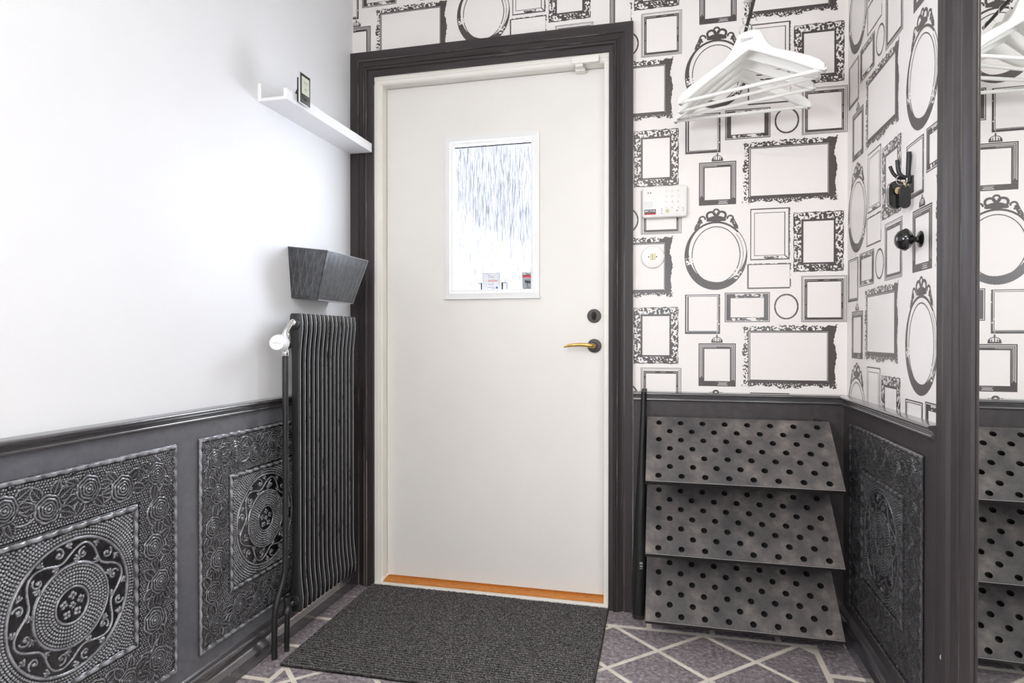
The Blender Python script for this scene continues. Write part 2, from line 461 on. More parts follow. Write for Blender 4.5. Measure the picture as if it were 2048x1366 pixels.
# ---- wallpaper print: picture frames drawn as thin ink shapes
RES = 0.001
class Noise2:
    def __init__(s, seed): s.r = np.random.RandomState(seed).rand(256, 256)
    def __call__(s, X, Z, f):
        x = X*f; z = Z*f; xi = np.floor(x).astype(int); zi = np.floor(z).astype(int)
        a = x-xi; c = z-zi; a = a*a*(3-2*a); c = c*c*(3-2*c)
        g = lambda i, j: s.r[(xi+i) % 256, (zi+j) % 256]
        return (g(0,0)*(1-a)+g(1,0)*a)*(1-c)+(g(0,1)*(1-a)+g(1,1)*a)*c
nz = Noise2(3)
def rect(X, Z, x0, x1, z0, z1): return (X >= x0) & (X <= x1) & (Z >= z0) & (Z <= z1)
def band(X, Z, x0, x1, z0, z1, l, r, bo, t):
    return rect(X, Z, x0, x1, z0, z1) & ~rect(X, Z, x0+l, x1-r, z0+bo, z1-t)
def ell(X, Z, cx, cz, rx, rz): return ((X-cx)/rx)**2+((Z-cz)/rz)**2
def ring(X, Z, cx, cz, rx, rz, t): return (ell(X, Z, cx, cz, rx, rz) <= 1) & (ell(X, Z, cx, cz, rx-t, rz-t) > 1)
def seg(X, Z, x0, z0, x1, z1, t):
    dx, dz = x1-x0, z1-z0; q = np.clip(((X-x0)*dx+(Z-z0)*dz)/(dx*dx+dz*dz), 0, 1)
    return np.hypot(X-x0-q*dx, Z-z0-q*dz) <= t
def e_oval(X, Z):
    O = ell(X, Z, 1.436, 1.3135, 0.108, 0.1235); Mi = ell(X, Z, 1.4415, 1.3265, 0.0985, 0.1085); I = ell(X, Z, 1.437, 1.316, 0.084, 0.103)
    m = (O <= 1) & (Mi > 1)
    m |= (I <= 1.0) & (ell(X, Z, 1.437, 1.316, 0.0808, 0.0998) > 1)
    m |= (O <= 1.0) & (ell(X, Z, 1.436, 1.3135, 0.1055, 0.1210) > 1)
    m |= ring(X, Z, 1.4375, 1.3165, 0.0935, 0.1105, 0.0016) & (X > 1.45) & (Z < 1.39)
    m |= (ell(X, Z, 1.436, 1.3135, 0.1055, 0.1210) > 0.93) & (O <= 1) & (Z > 1.395)
    m |= (I > 1) & (I < 1.12) & (Z < 1.25) & (X < 1.45)
    ang = np.arctan2(Z-1.3135, X-1.436)
    m &= ~((O < 0.93) & (np.abs(ang+2.95) < 0.13) & (nz(X, Z, 260) > 0.42))
    m &= ~((O < 0.95) & (np.abs(ang+0.75) < 0.16) & (nz(X, Z, 300) > 0.5))
    c = 1.438
    for sgn in (-1, 1):
        m |= ring(X, Z, c+sgn*0.018, 1.4580, 0.0185, 0.0170, 0.0080)
        m |= ring(X, Z, c+sgn*0.048, 1.4450, 0.0130, 0.0140, 0.0060) & ~((Z < 1.444) & (sgn*(X-c) < 0.047))
        m |= seg(X, Z, c+sgn*0.056, 1.4400, c+sgn*0.068, 1.4150, 0.0070) & (nz(X, Z, 330) > 0.22)
        m |= seg(X, Z, c+sgn*0.064, 1.4210, c+sgn*0.074, 1.4090, 0.0035) & (nz(X, Z, 400) > 0.3)
        m |= seg(X, Z, c, 1.4400, c+sgn*0.030, 1.4420, 0.0045)
    m |= ring(X, Z, c, 1.4690, 0.0130, 0.0145, 0.0065)
    m |= ell(X, Z, c, 1.4465, 0.027, 0.0105) <= 1
    return m
def e_double(X, Z):
    m = band(X, Z, 1.554, 1.684, 1.293, 1.476, .0032, .0042, .0042, .0045)
    m |= band(X, Z, 1.5675, 1.6695, 1.3075, 1.461, .0018, .0022, .0030, .0022)
    m |= (X > 1.600) & (X < 1.660) & (Z < 1.3065) & (Z > 1.296) & (nz(X, Z*3, 110) > 0.52)
    m |= (np.abs((X-1.684)+(Z-1.293)) < 0.0022) & (X > 1.667) & (X < 1.684)
    m |= (X > 1.6795) & (X < 1.6865) & (nz(X, Z, 420) > 0.55) & (Z > 1.293) & (Z < 1.476)
    return m
def lattice(X, Z, x0, x1, z0, z1, w):
    d = np.minimum(np.minimum(X-x0, x1-X), np.minimum(Z-z0, z1-Z))
    wob = 0.0035*(nz(X, Z, 90)-0.35)
    b_ = (d > wob) & (d < w)
    hx = nz(X*1.1, Z, 200); h2 = nz(X+3.1, Z+1.7, 290)
    holes = ((hx > 0.60) | ((h2 > 0.70) & (hx > 0.40))) & (d < w*0.80) & (d > 0.0035)
    line = (d > w*0.82) & (d < w)
    return (b_ & ~holes) | line
def e_lattice(X, Z): return lattice(X, Z, 1.696, 1.858, 1.248, 1.457, 0.0325)
def e_small(X, Z):
    m = band(X, Z, 1.544, 1.689, 1.191, 1.281, .0050, .0045, .0050, .0050)
    return m & ~((Z > 1.2785) & (nz(X, Z, 180) > 0.55)) & ~((X > 1.686) & (nz(X, Z, 150) > 0.6))
def e_tall(X, Z):
    m = band(X, Z, 1.330, 1.452, 1.031, 1.174, .0052, .0055, .0085, .0032)
    m |= band(X, Z, 1.3385, 1.4445, 1.0405, 1.168, .0050, .0022, .0016, .0020)
    return m & ~((nz(X*4, Z, 90) > 0.80) & (X > 1.440))
def e_thick(X, Z):
    m = band(X, Z, 1.468, 1.620, 1.073, 1.179, .0200, .0200, .0175, .0200)
    m &= ~band(X, Z, 1.4715, 1.6165, 1.0765, 1.1755, .0013, .0013, .0012, .0012)
    e = ((np.abs(Z-1.1665) < 0.006) | (np.abs(Z-1.0835) < 0.0055)) & (X > 1.492) & (X < 1.598)
    return m & ~(e & (nz(X, Z*2.6, 130) > 0.66))
def e_circle(X, Z): return ring(X, Z, 1.674, 1.127, 0.0405, 0.0455, 0.0058)
def e_square(X, Z):
    m = band(X, Z, 1.723, 1.868, 1.072, 1.233, .0022, .0022, .0022, .0022)
    m |= band(X, Z, 1.7275, 1.8635, 1.0765, 1.2285, .0014, .0030, .0014, .0014)
    m |= band(X, Z, 1.7330, 1.8580, 1.0800, 1.2225, .0090, .0085, .0085, .0105)
    m &= ~(band(X, Z, 1.7370, 1.8540, 1.0840, 1.2185, .0012, .0012, 0, .0012) & (nz(X, Z, 90) > 0.35))
    return m
def e_crowned(X, Z):
    m = band(X, Z, 1.378, 1.506, 0.842, 0.997, .0205, .0200, .0190, .0205)
    for d, t, th in ((0.0045, .0013, .45), (0.0090, .0016, .50), (0.0140, .0013, .45)):
        g = band(X, Z, 1.378+d, 1.506-d, 0.842+d, 0.997-d, t, t, t, t)
        m &= ~(g & ((nz(X, Z*0.6, 26) > th) | (Z > 0.985)))
    c = 1.4415
    m |= rect(X, Z, c-0.0195, c+0.0195, 0.9985, 1.0035)
    m |= (ell(X, Z, c, 1.003, 0.0195, 0.0175) <= 1) & (ell(X, Z, c, 1.003, 0.0168, 0.0150) > 1) & (Z > 1.003)
    m |= rect(X, Z, c-0.0013, c+0.0013, 1.003, 1.0285) | rect(X, Z, c-0.0035, c+0.0035, 1.0235, 1.0258)
    m |= ell(X, Z, c, 1.0205, 0.0030, 0.0030) <= 1
    for sg in (-1, 1):
        m |= seg(X, Z, c+sg*0.008, 1.003, c+sg*0.0075, 1.013, 0.0014) | (ell(X, Z, c+sg*0.0145, 1.0075, 0.003, 0.004) <= 1)
    return m
def e_ornate(X, Z):
    x0, x1, z0, z1 = 1.526, 1.838, 0.840, 1.064
    d = np.minimum(np.minimum(X-x0, x1-X), np.minimum(Z-z0, z1-Z))
    bulge = 0.006*np.exp(-((X-1.682)/0.05)**2)+0.004*np.exp(-((Z-0.952)/0.03)**2)
    cor = 0.005*np.exp(-(np.minimum(X-x0, x1-X)**2+np.minimum(Z-z0, z1-Z)**2)/0.0006)
    wob = 0.010*nz(X, Z, 75)+0.004*nz(X, Z, 220)-bulge-cor
    inn = rect(X, Z, 1.555, 1.806, 0.868, 1.035)
    m = (d > wob) & ~inn & rect(X, Z, x0-0.006, x1+0.006, z0-0.004, z1+0.004)
    tex = (nz(X, Z, 260) > 0.56)
    left = (X < 1.552); top = (Z > 1.040) & (X < 1.79); bot = (Z < 0.862) & (d < 0.016)
    m &= ~(left & ((nz(X, Z, 260) > 0.46) & (X < 1.5475)))
    m &= ~(top & tex & (Z > 1.0425))
    m &= ~(bot & (nz(X, Z, 300) > 0.66))
    m &= ~(band(X, Z, 1.5505, 1.8090, 0.8640, 1.0390, .0012, .0010, .0, .0014))
    return m
ELEM = dict(oval=(e_oval, 1.324, 1.548, 1.186, 1.487), double=(e_double, 1.552, 1.688, 1.291, 1.479), lattice=(e_lattice, 1.692, 1.861, 1.245, 1.460),
            small=(e_small, 1.542, 1.691, 1.189, 1.283), tall=(e_tall, 1.328, 1.454, 1.029, 1.176), thick=(e_thick, 1.466, 1.622, 1.071, 1.181),
            circle=(e_circle, 1.632, 1.716, 1.080, 1.174), square=(e_square, 1.721, 1.870, 1.070, 1.235), crowned=(e_crowned, 1.376, 1.508, 0.840, 1.031),
            ornate=(e_ornate, 1.518, 1.846, 0.834, 1.070))
MASK = {}
for k, (fn, x0, x1, z0, z1) in ELEM.items():
    nx = int(round((x1-x0)/RES)); nzz = int(round((z1-z0)/RES))
    X, Z = np.meshgrid(x0+(np.arange(nx)+.5)*RES, z0+(np.arange(nzz)+.5)*RES)
    MASK[k] = fn(X, Z)
_pm = {}
def print_mesh(k, i0, i1, j0, j1, xs):
    key = (k, i0, i1, j0, j1, xs)
    if key in _pm: return _pm[key]
    m = MASK[k][j0:j1, i0:i1]; active = {}; rects = []
    for j in range(m.shape[0]+1):
        runs = set()
        if j < m.shape[0]:
            row = np.concatenate([[0], m[j].astype(np.int8), [0]]); dd = np.diff(row)
            runs = set(zip(np.where(dd == 1)[0].tolist(), np.where(dd == -1)[0].tolist()))
        for rn in list(active):
            if rn not in runs: rects.append((rn[0], rn[1], active.pop(rn), j))
        for rn in runs: active.setdefault(rn, j)
    vs = []; fs = []
    for a, b_, c, d in rects:
        n = len(vs)
        vs += [((a+i0)*RES*xs, 0, (c+j0)*RES), ((b_+i0)*RES*xs, 0, (c+j0)*RES), ((b_+i0)*RES*xs, 0, (d+j0)*RES), ((a+i0)*RES*xs, 0, (d+j0)*RES)]
        fs.append((n, n+1, n+2, n+3))
    me = None
    if fs:
        me = bpy.data.meshes.new('printed_frame'); me.from_pydata(vs, [], fs); me.materials.append(M['ink']); me.update()
    _pm[key] = me; return me
PV, PH = 0.654, 0.551
def paper(dx, dz, c0, c1, z0c, z1c, place, xs=1.0):
    """one repeat; place(u) turns the strip coordinate of the print's left edge into object location+rotation"""
    for k, (fn, x0, x1, z0, z1) in ELEM.items():
        nx = MASK[k].shape[1]; nzz = MASK[k].shape[0]
        X0 = x0+dx; Z0 = z0+dz
        i0 = max(0, int(math.ceil((c0-X0)/RES))); i1 = min(nx, int((c1-X0)/RES))
        j0 = max(0, int(math.ceil((z0c-Z0)/RES))); j1 = min(nzz, int((z1c-Z0)/RES))
        if i1-i0 < 2 or j1-j0 < 2: continue
        me = print_mesh(k, i0, i1, j0, j1, xs)
        if me: place(me, X0, Z0)
def on_back(me, X0, Z0): link('printed_frame', me, wall_back, (X0, -0.0004, Z0))
for m in range(-1, 3):
    paper(0, m*PV, 1.13, W, RAIL-0.002, 2.45, on_back)
    paper(-PH, (m-0.5)*PV, 1.13, W, RAIL-0.002, 2.45, on_back)
    paper(PH, (m-0.5)*PV, 1.13, W, RAIL-0.002, 2.45, on_back)
for m in range(0, 3):
    for c in range(-2, 2):
        paper(-0.873+c*PH, 0.975+(m-1)*PV+(0.5*PV if c % 2 else 0), 0.002, 1.128, 2.19, 2.45, on_back)
SX = 0.94
def on_right(base):
    def f(me, X0, Z0): link('printed_frame', me, wall_right, (W-0.0004, -(base+(X0-1.328)*SX), Z0), (0, 0, -PI/2))
    return f
for m in range(-1, 3):
    paper(0, 0.107+m*PV, 1.318, 1.328+0.56, RAIL-0.002, 2.45, on_right(0.012), SX)
    paper(0, -0.315+(m+0)*PV, 1.318, 1.328+0.36, RAIL-0.002, 2.45, on_right(0.544), SX)

# ---- wainscot boards: one paint, lighter copy in window light, darker copy in shade
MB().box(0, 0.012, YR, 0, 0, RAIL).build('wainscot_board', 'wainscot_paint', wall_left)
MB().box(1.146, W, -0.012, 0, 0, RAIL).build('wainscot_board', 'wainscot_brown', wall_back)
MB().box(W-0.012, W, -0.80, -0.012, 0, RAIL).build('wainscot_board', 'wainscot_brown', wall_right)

def arc(cx, cy, r, a0, a1, n=6): return [(cx+r*math.cos(math.radians(a0+(a1-a0)*i/n)), cy+r*math.sin(math.radians(a0+(a1-a0)*i/n))) for i in range(n+1)]
def worn(prof, idx, d=0.0011):
    """adds close neighbours around the chosen corners so that the wear stays a thin line"""
    out = []; marks = []
    for i, p in enumerate(prof):
        if i in idx:
            for nb, first in ((prof[i-1], True), (prof[(i+1) % len(prof)], False)):
                L = math.hypot(nb[0]-p[0], nb[1]-p[1]); f_ = min(0.45, d/max(L, 1e-6))
                q = (p[0]+(nb[0]-p[0])*f_, p[1]+(nb[1]-p[1])*f_)
                if first: out.append(q); marks.append(len(out)); out.append(p)
                else: out.append(q)
        else: out.append(p)
    return out, marks
# chair rail section: (projection from wall, height)
RAILP = [(0, 0.7860), (0.016, 0.7860)]+arc(0.0175, 0.7915, 0.0055, -90, 80, 6)+[(0.017, 0.7985)]+[(0.0185, 0.802), (0.022, 0.8055), (0.026, 0.8075)]+arc(0.0255, 0.8125, 0.0048, -60, 70, 5)+[(0.020, 0.8180), (0, 0.8200)]
BASEP = [(0, 0), (0.030, 0), (0.030, 0.039), (0.028, 0.043), (0.0195, 0.056), (0.0195, 0.072), (0.0215, 0.0725), (0.0225, 0.0755)]+arc(0.0205, 0.0855, 0.0085, -55, 75, 7)+[(0.017, 0.0955), (0.012, 0.100), (0, 0.100)]
RAILP, RAILW = worn(RAILP, (5, 14)); BASEP, BASEW = worn(BASEP, (2, 11))
def rail_left(prof, y0, y1): return MB().sweep([[(p, y0, z) for p, z in prof], [(p, y1, z) for p, z in prof]], RAILW if prof is RAILP else BASEW)
def rail_right(prof, y0, y1, m0=0):
    return MB().sweep([[(W-p, y0-(p if m0 else 0), z) for p, z in prof], [(W-p, y1, z) for p, z in prof]], RAILW if prof is RAILP else BASEW)
def rail_back(prof, x0, x1): return MB().sweep([[(x0, -p, z) for p, z in prof], [(x1-p, -p, z) for p, z in prof]], RAILW if prof is RAILP else BASEW)
t = tag(rail_left(RAILP, YR, -0.605).build('trim_1', 'rail_paint', smooth=35), kind='structure')
t = tag(rail_left(RAILP, -0.6035, -0.024).build('trim_2', 'rail_paint', smooth=35), kind='structure')
tag(rail_back(RAILP, 1.1455, W).build('trim_3', 'rail_paint', smooth=35), kind='structure')
tag(rail_right(RAILP, 0, -0.772, 1).build('trim_4', 'rail_paint', smooth=35), kind='structure')
tag(rail_left(BASEP, YR, -0.024).build('baseboard_left', 'rail_paint', smooth=35), kind='structure')
tag(rail_back(BASEP, 1.1455, W).build('baseboard_back', 'rail_paint', smooth=35), kind='structure')
tag(rail_right(BASEP, 0, -0.785, 1).build('baseboard_right', 'rail_paint', smooth=35), kind='structure')

# ---- door casing (three mitred mouldings)
CAS = [(0, 0), (0, 0.021), (0.036, 0.021), (0.0375, 0.0175), (0.041, 0.0180), (0.048, 0.0205), (0.056, 0.0250), (0.0625, 0.0295), (0.0655, 0.0300), (0.0665, 0.0270),
       (0.0690, 0.0275), (0.0710, 0.0315), (0.0745, 0.0330), (0.0780, 0.0315), (0.0800, 0.0270), (0.0820, 0.0235), (0.1010, 0.0235), (0.1025, 0.0220), (0.1025, 0)]
CAS, CASW = worn(CAS, (1, 2, 8, 11, 13))
XO0, XO1, ZT = 0.0, 1.1436+0.0145-0.0145, 2.184
XI0, XI1, ZI = 0.1025, 1.0555, 2.0815
sc = (XO1-XI1)/0.1025
trim = tag(empty('trim_5', (0, 0, 0)), kind='structure')
MB().sweep([[(d, -h, 0) for d, h in CAS], [(d, -h, ZT-d) for d, h in CAS]], CASW).build('casing_upright', 'casing_paint', trim, smooth=25)
MB().sweep([[(XO1-d*sc, -h, 0) for d, h in CAS], [(XO1-d*sc, -h, ZT-d) for d, h in CAS]], CASW).build('casing_upright', 'casing_paint', trim, smooth=25)
dark_paint('casing_paint_h', srgb(47,43,43), srgb(64,58,58), 0.48, 0.50, (0.06,1,1), spec=0.35)
MB().sweep([[(d, -h, ZT-d) for d, h in CAS], [(XO1-d*sc, -h, ZT-d) for d, h in CAS]], CASW).build('casing_head', 'casing_paint_h', trim, smooth=25)

# ---- closet casing beside the mirror
def lobe(c, r, n=6): return arc(c[0], c[1], r, 180, 0, n)
CC = [(0, 0), (0, 0.022), (0.019, 0.022), (0.0205, 0.0195)]+[(0.024, 0.0200), (0.034, 0.0255), (0.041, 0.0290), (0.0425, 0.0265), (0.0455, 0.0265), (0.047, 0.0300)]+\
     [(0.051, 0.0330), (0.058, 0.0345), (0.065, 0.0330), (0.069, 0.0290), (0.071, 0.0265), (0.0725, 0.0300), (0.080, 0.0310), (0.0935, 0.0310), (0.0950, 0.0270), (0.0990, 0.0270), (0.1005, 0.0310), (0.108, 0.0315), (0.117, 0.0290), (0.122, 0.0270), (0.124, 0.0230), (0.124, 0)]
CC = [(d*1.516, h if h == 0 else 0.026+(h-0.026)*1.6) for d, h in CC]
CC, CCW = worn(CC, (3, 6, 9, 15, 20), 0.0014)
CY0 = -0.790
trim6 = tag(empty('trim_6', (W, CY0, 0)), kind='structure')
MB().sweep([[(W-h, CY0-d, 0) for d, h in CC], [(W-h, CY0-d, CEIL-0.02) for d, h in CC]], CCW).build('casing_upright', 'casing_paint', trim6, smooth=25)
b = MB(); b.lathe([(0.0, 0), (0.006, 0.0), (0.006, 0.002), (0.004, 0.0035), (0, 0.004)], (W-0.0335, CY0-0.075, 0.335), (-1, 0, 0), 16)
b.build('felt_pad', 'plastic_white', trim6, smooth=40)

# ---- door in its frame
door = tag(empty('door_1', (0.585, 0.04, 0)), kind='structure')
LY = 0.040                                           # room-side face of the leaf
def frame_l(sign, xo, xi):
    # section in plan: face, small bead, rebate
    p = [(xo, 0.10), (xo, -0.010), (xo+sign*0.017, -0.010), (xo+sign*0.019, -0.0075), (xi-sign*0.005, -0.0075), (xi, -0.002), (xi, 0.10)]
    return p
MB().prism(frame_l(1, XI0, 0.135), 'z', 0.0, 2.05).build('door_jamb', 'frame_white', door)
MB().prism(frame_l(-1, XI1, 1.0385), 'z', 0.0, 2.05).build('door_jamb', 'frame_white', door)
hp = [(0.10, ZI), (-0.010, ZI), (-0.010, ZI-0.015), (-0.0075, ZI-0.017), (-0.0075, 2.052), (-0.002, 2.047), (0.10, 2.047)]
MB().prism(hp, 'x', XI0, XI1).build('door_head', 'frame_white', door)
MB().box(XI0+0.001, XI1-0.001, -0.020, 0.0, 0, 0.016, 0.003).build('threshold_nosing', 'frame_white', door)
th = MB().prism([(-0.0, 0.0), (-0.0, 0.019), (0.052, 0.026), (0.12, 0.026), (0.12, 0.0)], 'x', 0.137, 1.0375); th.build('threshold', 'oak', door)
# leaf with an opening for the pane
LX0, LX1, LZ0, LZ1 = 0.137, 1.0365, 0.031, 2.045
PX0, PX1, PZ0, PZ1 = 0.420, 0.760, 1.200, 1.797
lf = MB()
lf.box(LX0, PX0, LY, LY+0.045, LZ0, LZ1); lf.box(PX1, LX1, LY, LY+0.045, LZ0, LZ1)
lf.box(PX0, PX1, LY, LY+0.045, LZ0, PZ0); lf.box(PX0, PX1, LY, LY+0.045, PZ1, LZ1)
bm = bmesh.new(); tmp = lf.mesh('x', 'door_white'); bm.from_mesh(tmp); bmesh.ops.remove_doubles(bm, verts=bm.verts[:], dist=1e-5)
lf2 = MB(); lf2.bm(bm); leaf = lf2.build('door_leaf', 'door_white', door, fix=False)
# glazing bead: mitred moulding around the pane
BD = [(0, 0), (0, 0.008), (0.010, 0.010), (0.020, 0.011), (0.024, 0.006), (0.0335, 0.004), (0.0345, -0.012), (0, -0.012)]
bx0, bx1, bz0, bz1 = 0.393, 0.7815, 1.176, 1.826
cor = [(bx0, bz0, 1, 1), (bx1, bz0, -1, 1), (bx1, bz1, -1, -1), (bx0, bz1, 1, -1)]
for i in range(4):
    a, c = cor[i], cor[(i+1) % 4]
    MB().sweep([[(a[0]+a[2]*d, LY-h, a[1]+a[3]*d) for d, h in BD], [(c[0]+c[2]*d, LY-h, c[1]+c[3]*d) for d, h in BD]]).build('glazing_bead', 'glaze_bead_white', door, smooth=30)
MB().box(bx0-0.004, bx1+0.003, LY-0.014, LY, bz0-0.004, bz0+0.0025).build('drip_strip', 'glaze_bead_white', door)
pane = MB().box(PX0, PX1, LY+0.016, LY+0.020, PZ0, PZ1).build('pane', 'pane', door)
g = MB()
for a, c, d, e in ((0.4265, 0.4295, 1.209, 1.790), (0.4295, 0.7475, 1.7850, 1.7900)):
    g.box(a, c, LY+0.0125, LY+0.0158, d, e)
g.build('gasket', 'sticker_dark', door)
# lock and handle
HX, HZ = 0.996, 0.986
lk = MB().lathe([(0.0, 0), (0.0265, 0), (0.0265, 0.005), (0.0245, 0.008), (0.0, 0.0085)], (HX-0.001, LY, 1.1005), (0, -1, 0), 32).build('lock_rosette', 'dark_bronze', door, smooth=40)
b = MB(); b.tube([(HX-0.001, LY-0.007, 1.087), (HX-0.001, LY-0.016, 1.095), (HX-0.001, LY-0.019, 1.103), (HX-0.001, LY-0.016, 1.110), (HX-0.001, LY-0.008, 1.115)], [0.004, 0.0085, 0.0095, 0.0075, 0.003], 10)
b.build('thumb_turn', 'dark_bronze', lk, smooth=50)
ro = MB().lathe([(0.0, 0), (0.0265, 0), (0.0265, 0.006), (0.0245, 0.009), (0.014, 0.0095), (0.0125, 0.024), (0, 0.024)], (HX, LY, HZ), (0, -1, 0), 32).build('handle_rosette', 'dark_bronze', door, smooth=40)
b = MB(); yl = LY-0.040
b.tube([(HX, LY-0.020, HZ), (HX, yl+0.004, HZ+0.0005), (HX-0.006, yl, HZ+0.001), (HX-0.030, yl-0.002, HZ+0.004), (HX-0.060, yl-0.002, HZ+0.0045), (HX-0.090, yl, HZ+0.002), (HX-0.112, yl+0.004, HZ-0.004)],
       [0.008, 0.0085, 0.0085, 0.0075, 0.0070, 0.0060, 0.0035], 12)
b.build('lever', 'brass', ro, smooth=50)
# magnetic contact at the top of the leaf
ct = thing('door_contact_sensor', 'small white box sensor fixed at the top right corner of the white door', 'sensor', (0.97, 0.0, 2.06))
MB().box(0.918, 1.019, -0.028, -0.0085, 2.046, 2.071, 0.003).build('sensor_housing', 'frame_white', ct, smooth=40)
MB().box(0.926, 0.963, 0.006, LY-0.0005, 2.031, 2.041, 0.002).build('magnet_block', 'frame_white', ct, smooth=40)
MB().box(0.930, 0.958, -0.022, 0.008, 2.036, 2.0465, 0.001).build('bracket', 'frame_white', ct, smooth=40)

# stickers on the pane
SY = LY+0.0125
cd = thing('window_card', 'small white printed card standing at the bottom of the door pane', 'card', (0.581, SY, 1.207))
MB().box(0.546, 0.6155, SY, SY+0.0005, 1.207, 1.277).build('card_edge', 'paper_edge', cd)
MB().box(0.5475, 0.614, SY-0.0004, SY, 1.2085, 1.2755).build('card_face', 'paper_white', cd)
def put_text(body, size, mat, parent, loc, rot, bold=0.0):
    me = text_mesh(body, size, mat, bold); o = link('lettering', me, parent, Vector(loc)-root_loc(parent), rot); return o
BF = (PI/2, 0, 0)
for tx, sz, mt, x, z in (('The', 0.017, 'text_pale', 0.580, 1.2620), ('sticker', 0.0155, 'text_red', 0.589, 1.2460), ('wall', 0.015, 'text_pale', 0.580, 1.2320)):
    put_text(tx, sz, mt, cd, (x, SY-0.0006, z), BF)
MB().box(0.566, 0.596, SY-0.0008, SY-0.0003, 1.2175, 1.2188).box(0.584, 0.597, SY-0.0008, SY-0.0003, 1.2132, 1.2142).box(0.601, 0.609, SY-0.0008, SY-0.0003, 1.2135, 1.2215).build('printed_line', 'text_blue', cd)
MB().box(0.5545, 0.5620, SY-0.0008, SY-0.0003, 1.223, 1.246).build('bottle_outline', 'text_pale', cd)
MB().box(0.5555, 0.5610, SY-0.0011, SY-0.0006, 1.2240, 1.245).build('bottle_fill', 'paper_white', cd)
hd = thing('card_holder', 'dark low tray holding pale cards behind the white card on the door pane', 'holder', (0.585, SY+0.001, 1.205))
b = MB(); b.box(0.519, 0.650, SY+0.0008, SY+0.0020, 1.203, 1.2065); b.box(0.5375, 0.5435, SY+0.0008, SY+0.0020, 1.2065, 1.236); b.box(0.6235, 0.630, SY+0.0008, SY+0.0020, 1.2065, 1.236)
b.box(0.527, 0.5435, SY+0.0008, SY+0.0020, 1.2345, 1.237); b.box(0.618, 0.6465, SY+0.0008, SY+0.0020, 1.2355, 1.238); b.box(0.6455, 0.648, SY+0.0008, SY+0.0020, 1.2065, 1.2365)
b.build('tray', 'sticker_dark', hd)
MB().box(0.521, 0.537, SY+0.0012, SY+0.0024, 1.2065, 1.2345).build('pale_card', 'paper_white', hd)
MB().box(0.6305, 0.6455, SY+0.0012, SY+0.0024, 1.2065, 1.2355).build('pale_card', 'paper_white', hd)
sk = thing('alarm_sticker', 'grey and black alarm sticker with camera symbol in the lower right pane corner', 'sticker', (0.731, SY, 1.206))
MB().box(0.709, 0.753, SY+0.001, SY+0.0022, 1.206, 1.254).build('sticker_body', 'sticker_grey', sk)
MB().box(0.709, 0.753, SY+0.001, SY+0.0022, 1.264, 1.276).build('sticker_band', 'black_label', sk)
MB().box(0.709, 0.753, SY+0.001, SY+0.0022, 1.2545, 1.264).build('sticker_band', 'red_label', sk)
put_text('SECTOR', 0.0108, 'label_text_white', sk, (0.731, SY+0.0006, 1.2700), BF, 0.0002)
b = MB(); b.prism([(0.719, 1.2455), (0.741, 1.2420), (0.744, 1.2365), (0.740, 1.2320), (0.720, 1.2345)], 'y', SY+0.0006, SY+0.001)
b.box(0.7285, 0.7315, SY+0.0006, SY+0.001, 1.222, 1.234); b.box(0.724, 0.737, SY+0.0006, SY+0.001, 1.2165, 1.2185); b.box(0.715, 0.748, SY+0.0006, SY+0.001, 1.2115, 1.2130)
b.build('camera_symbol', 'sticker_dark', sk)

# ---- outside: ground, and a made-up house screening the bright sky behind the pane
tag(MB().box(-4, 5, 0.6, 12, -0.3, -0.2).build('ground_outside', 'ground_grey'), kind='structure')
hs = thing('neighbouring_house', 'pale house with grey slanting roof seen blurred through the door glass', 'building', (0.0, 5.0, -0.2))
MB().box(-4.0, 0.95, 5.4, 6.4, -0.2, 5.2).build('wall', 'house_pale', hs)
MB().prism([(-3.9, 4.0), (-1.26, 2.57), (-0.27, 2.11), (0.45, 1.78), (0.10, 2.45), (-0.30, 3.20), (-1.2, 4.6), (-3.9, 5.2)], 'y', 5.37, 5.41).build('roof', 'house_grey', hs)  # outline made up to put the grey band into the pane

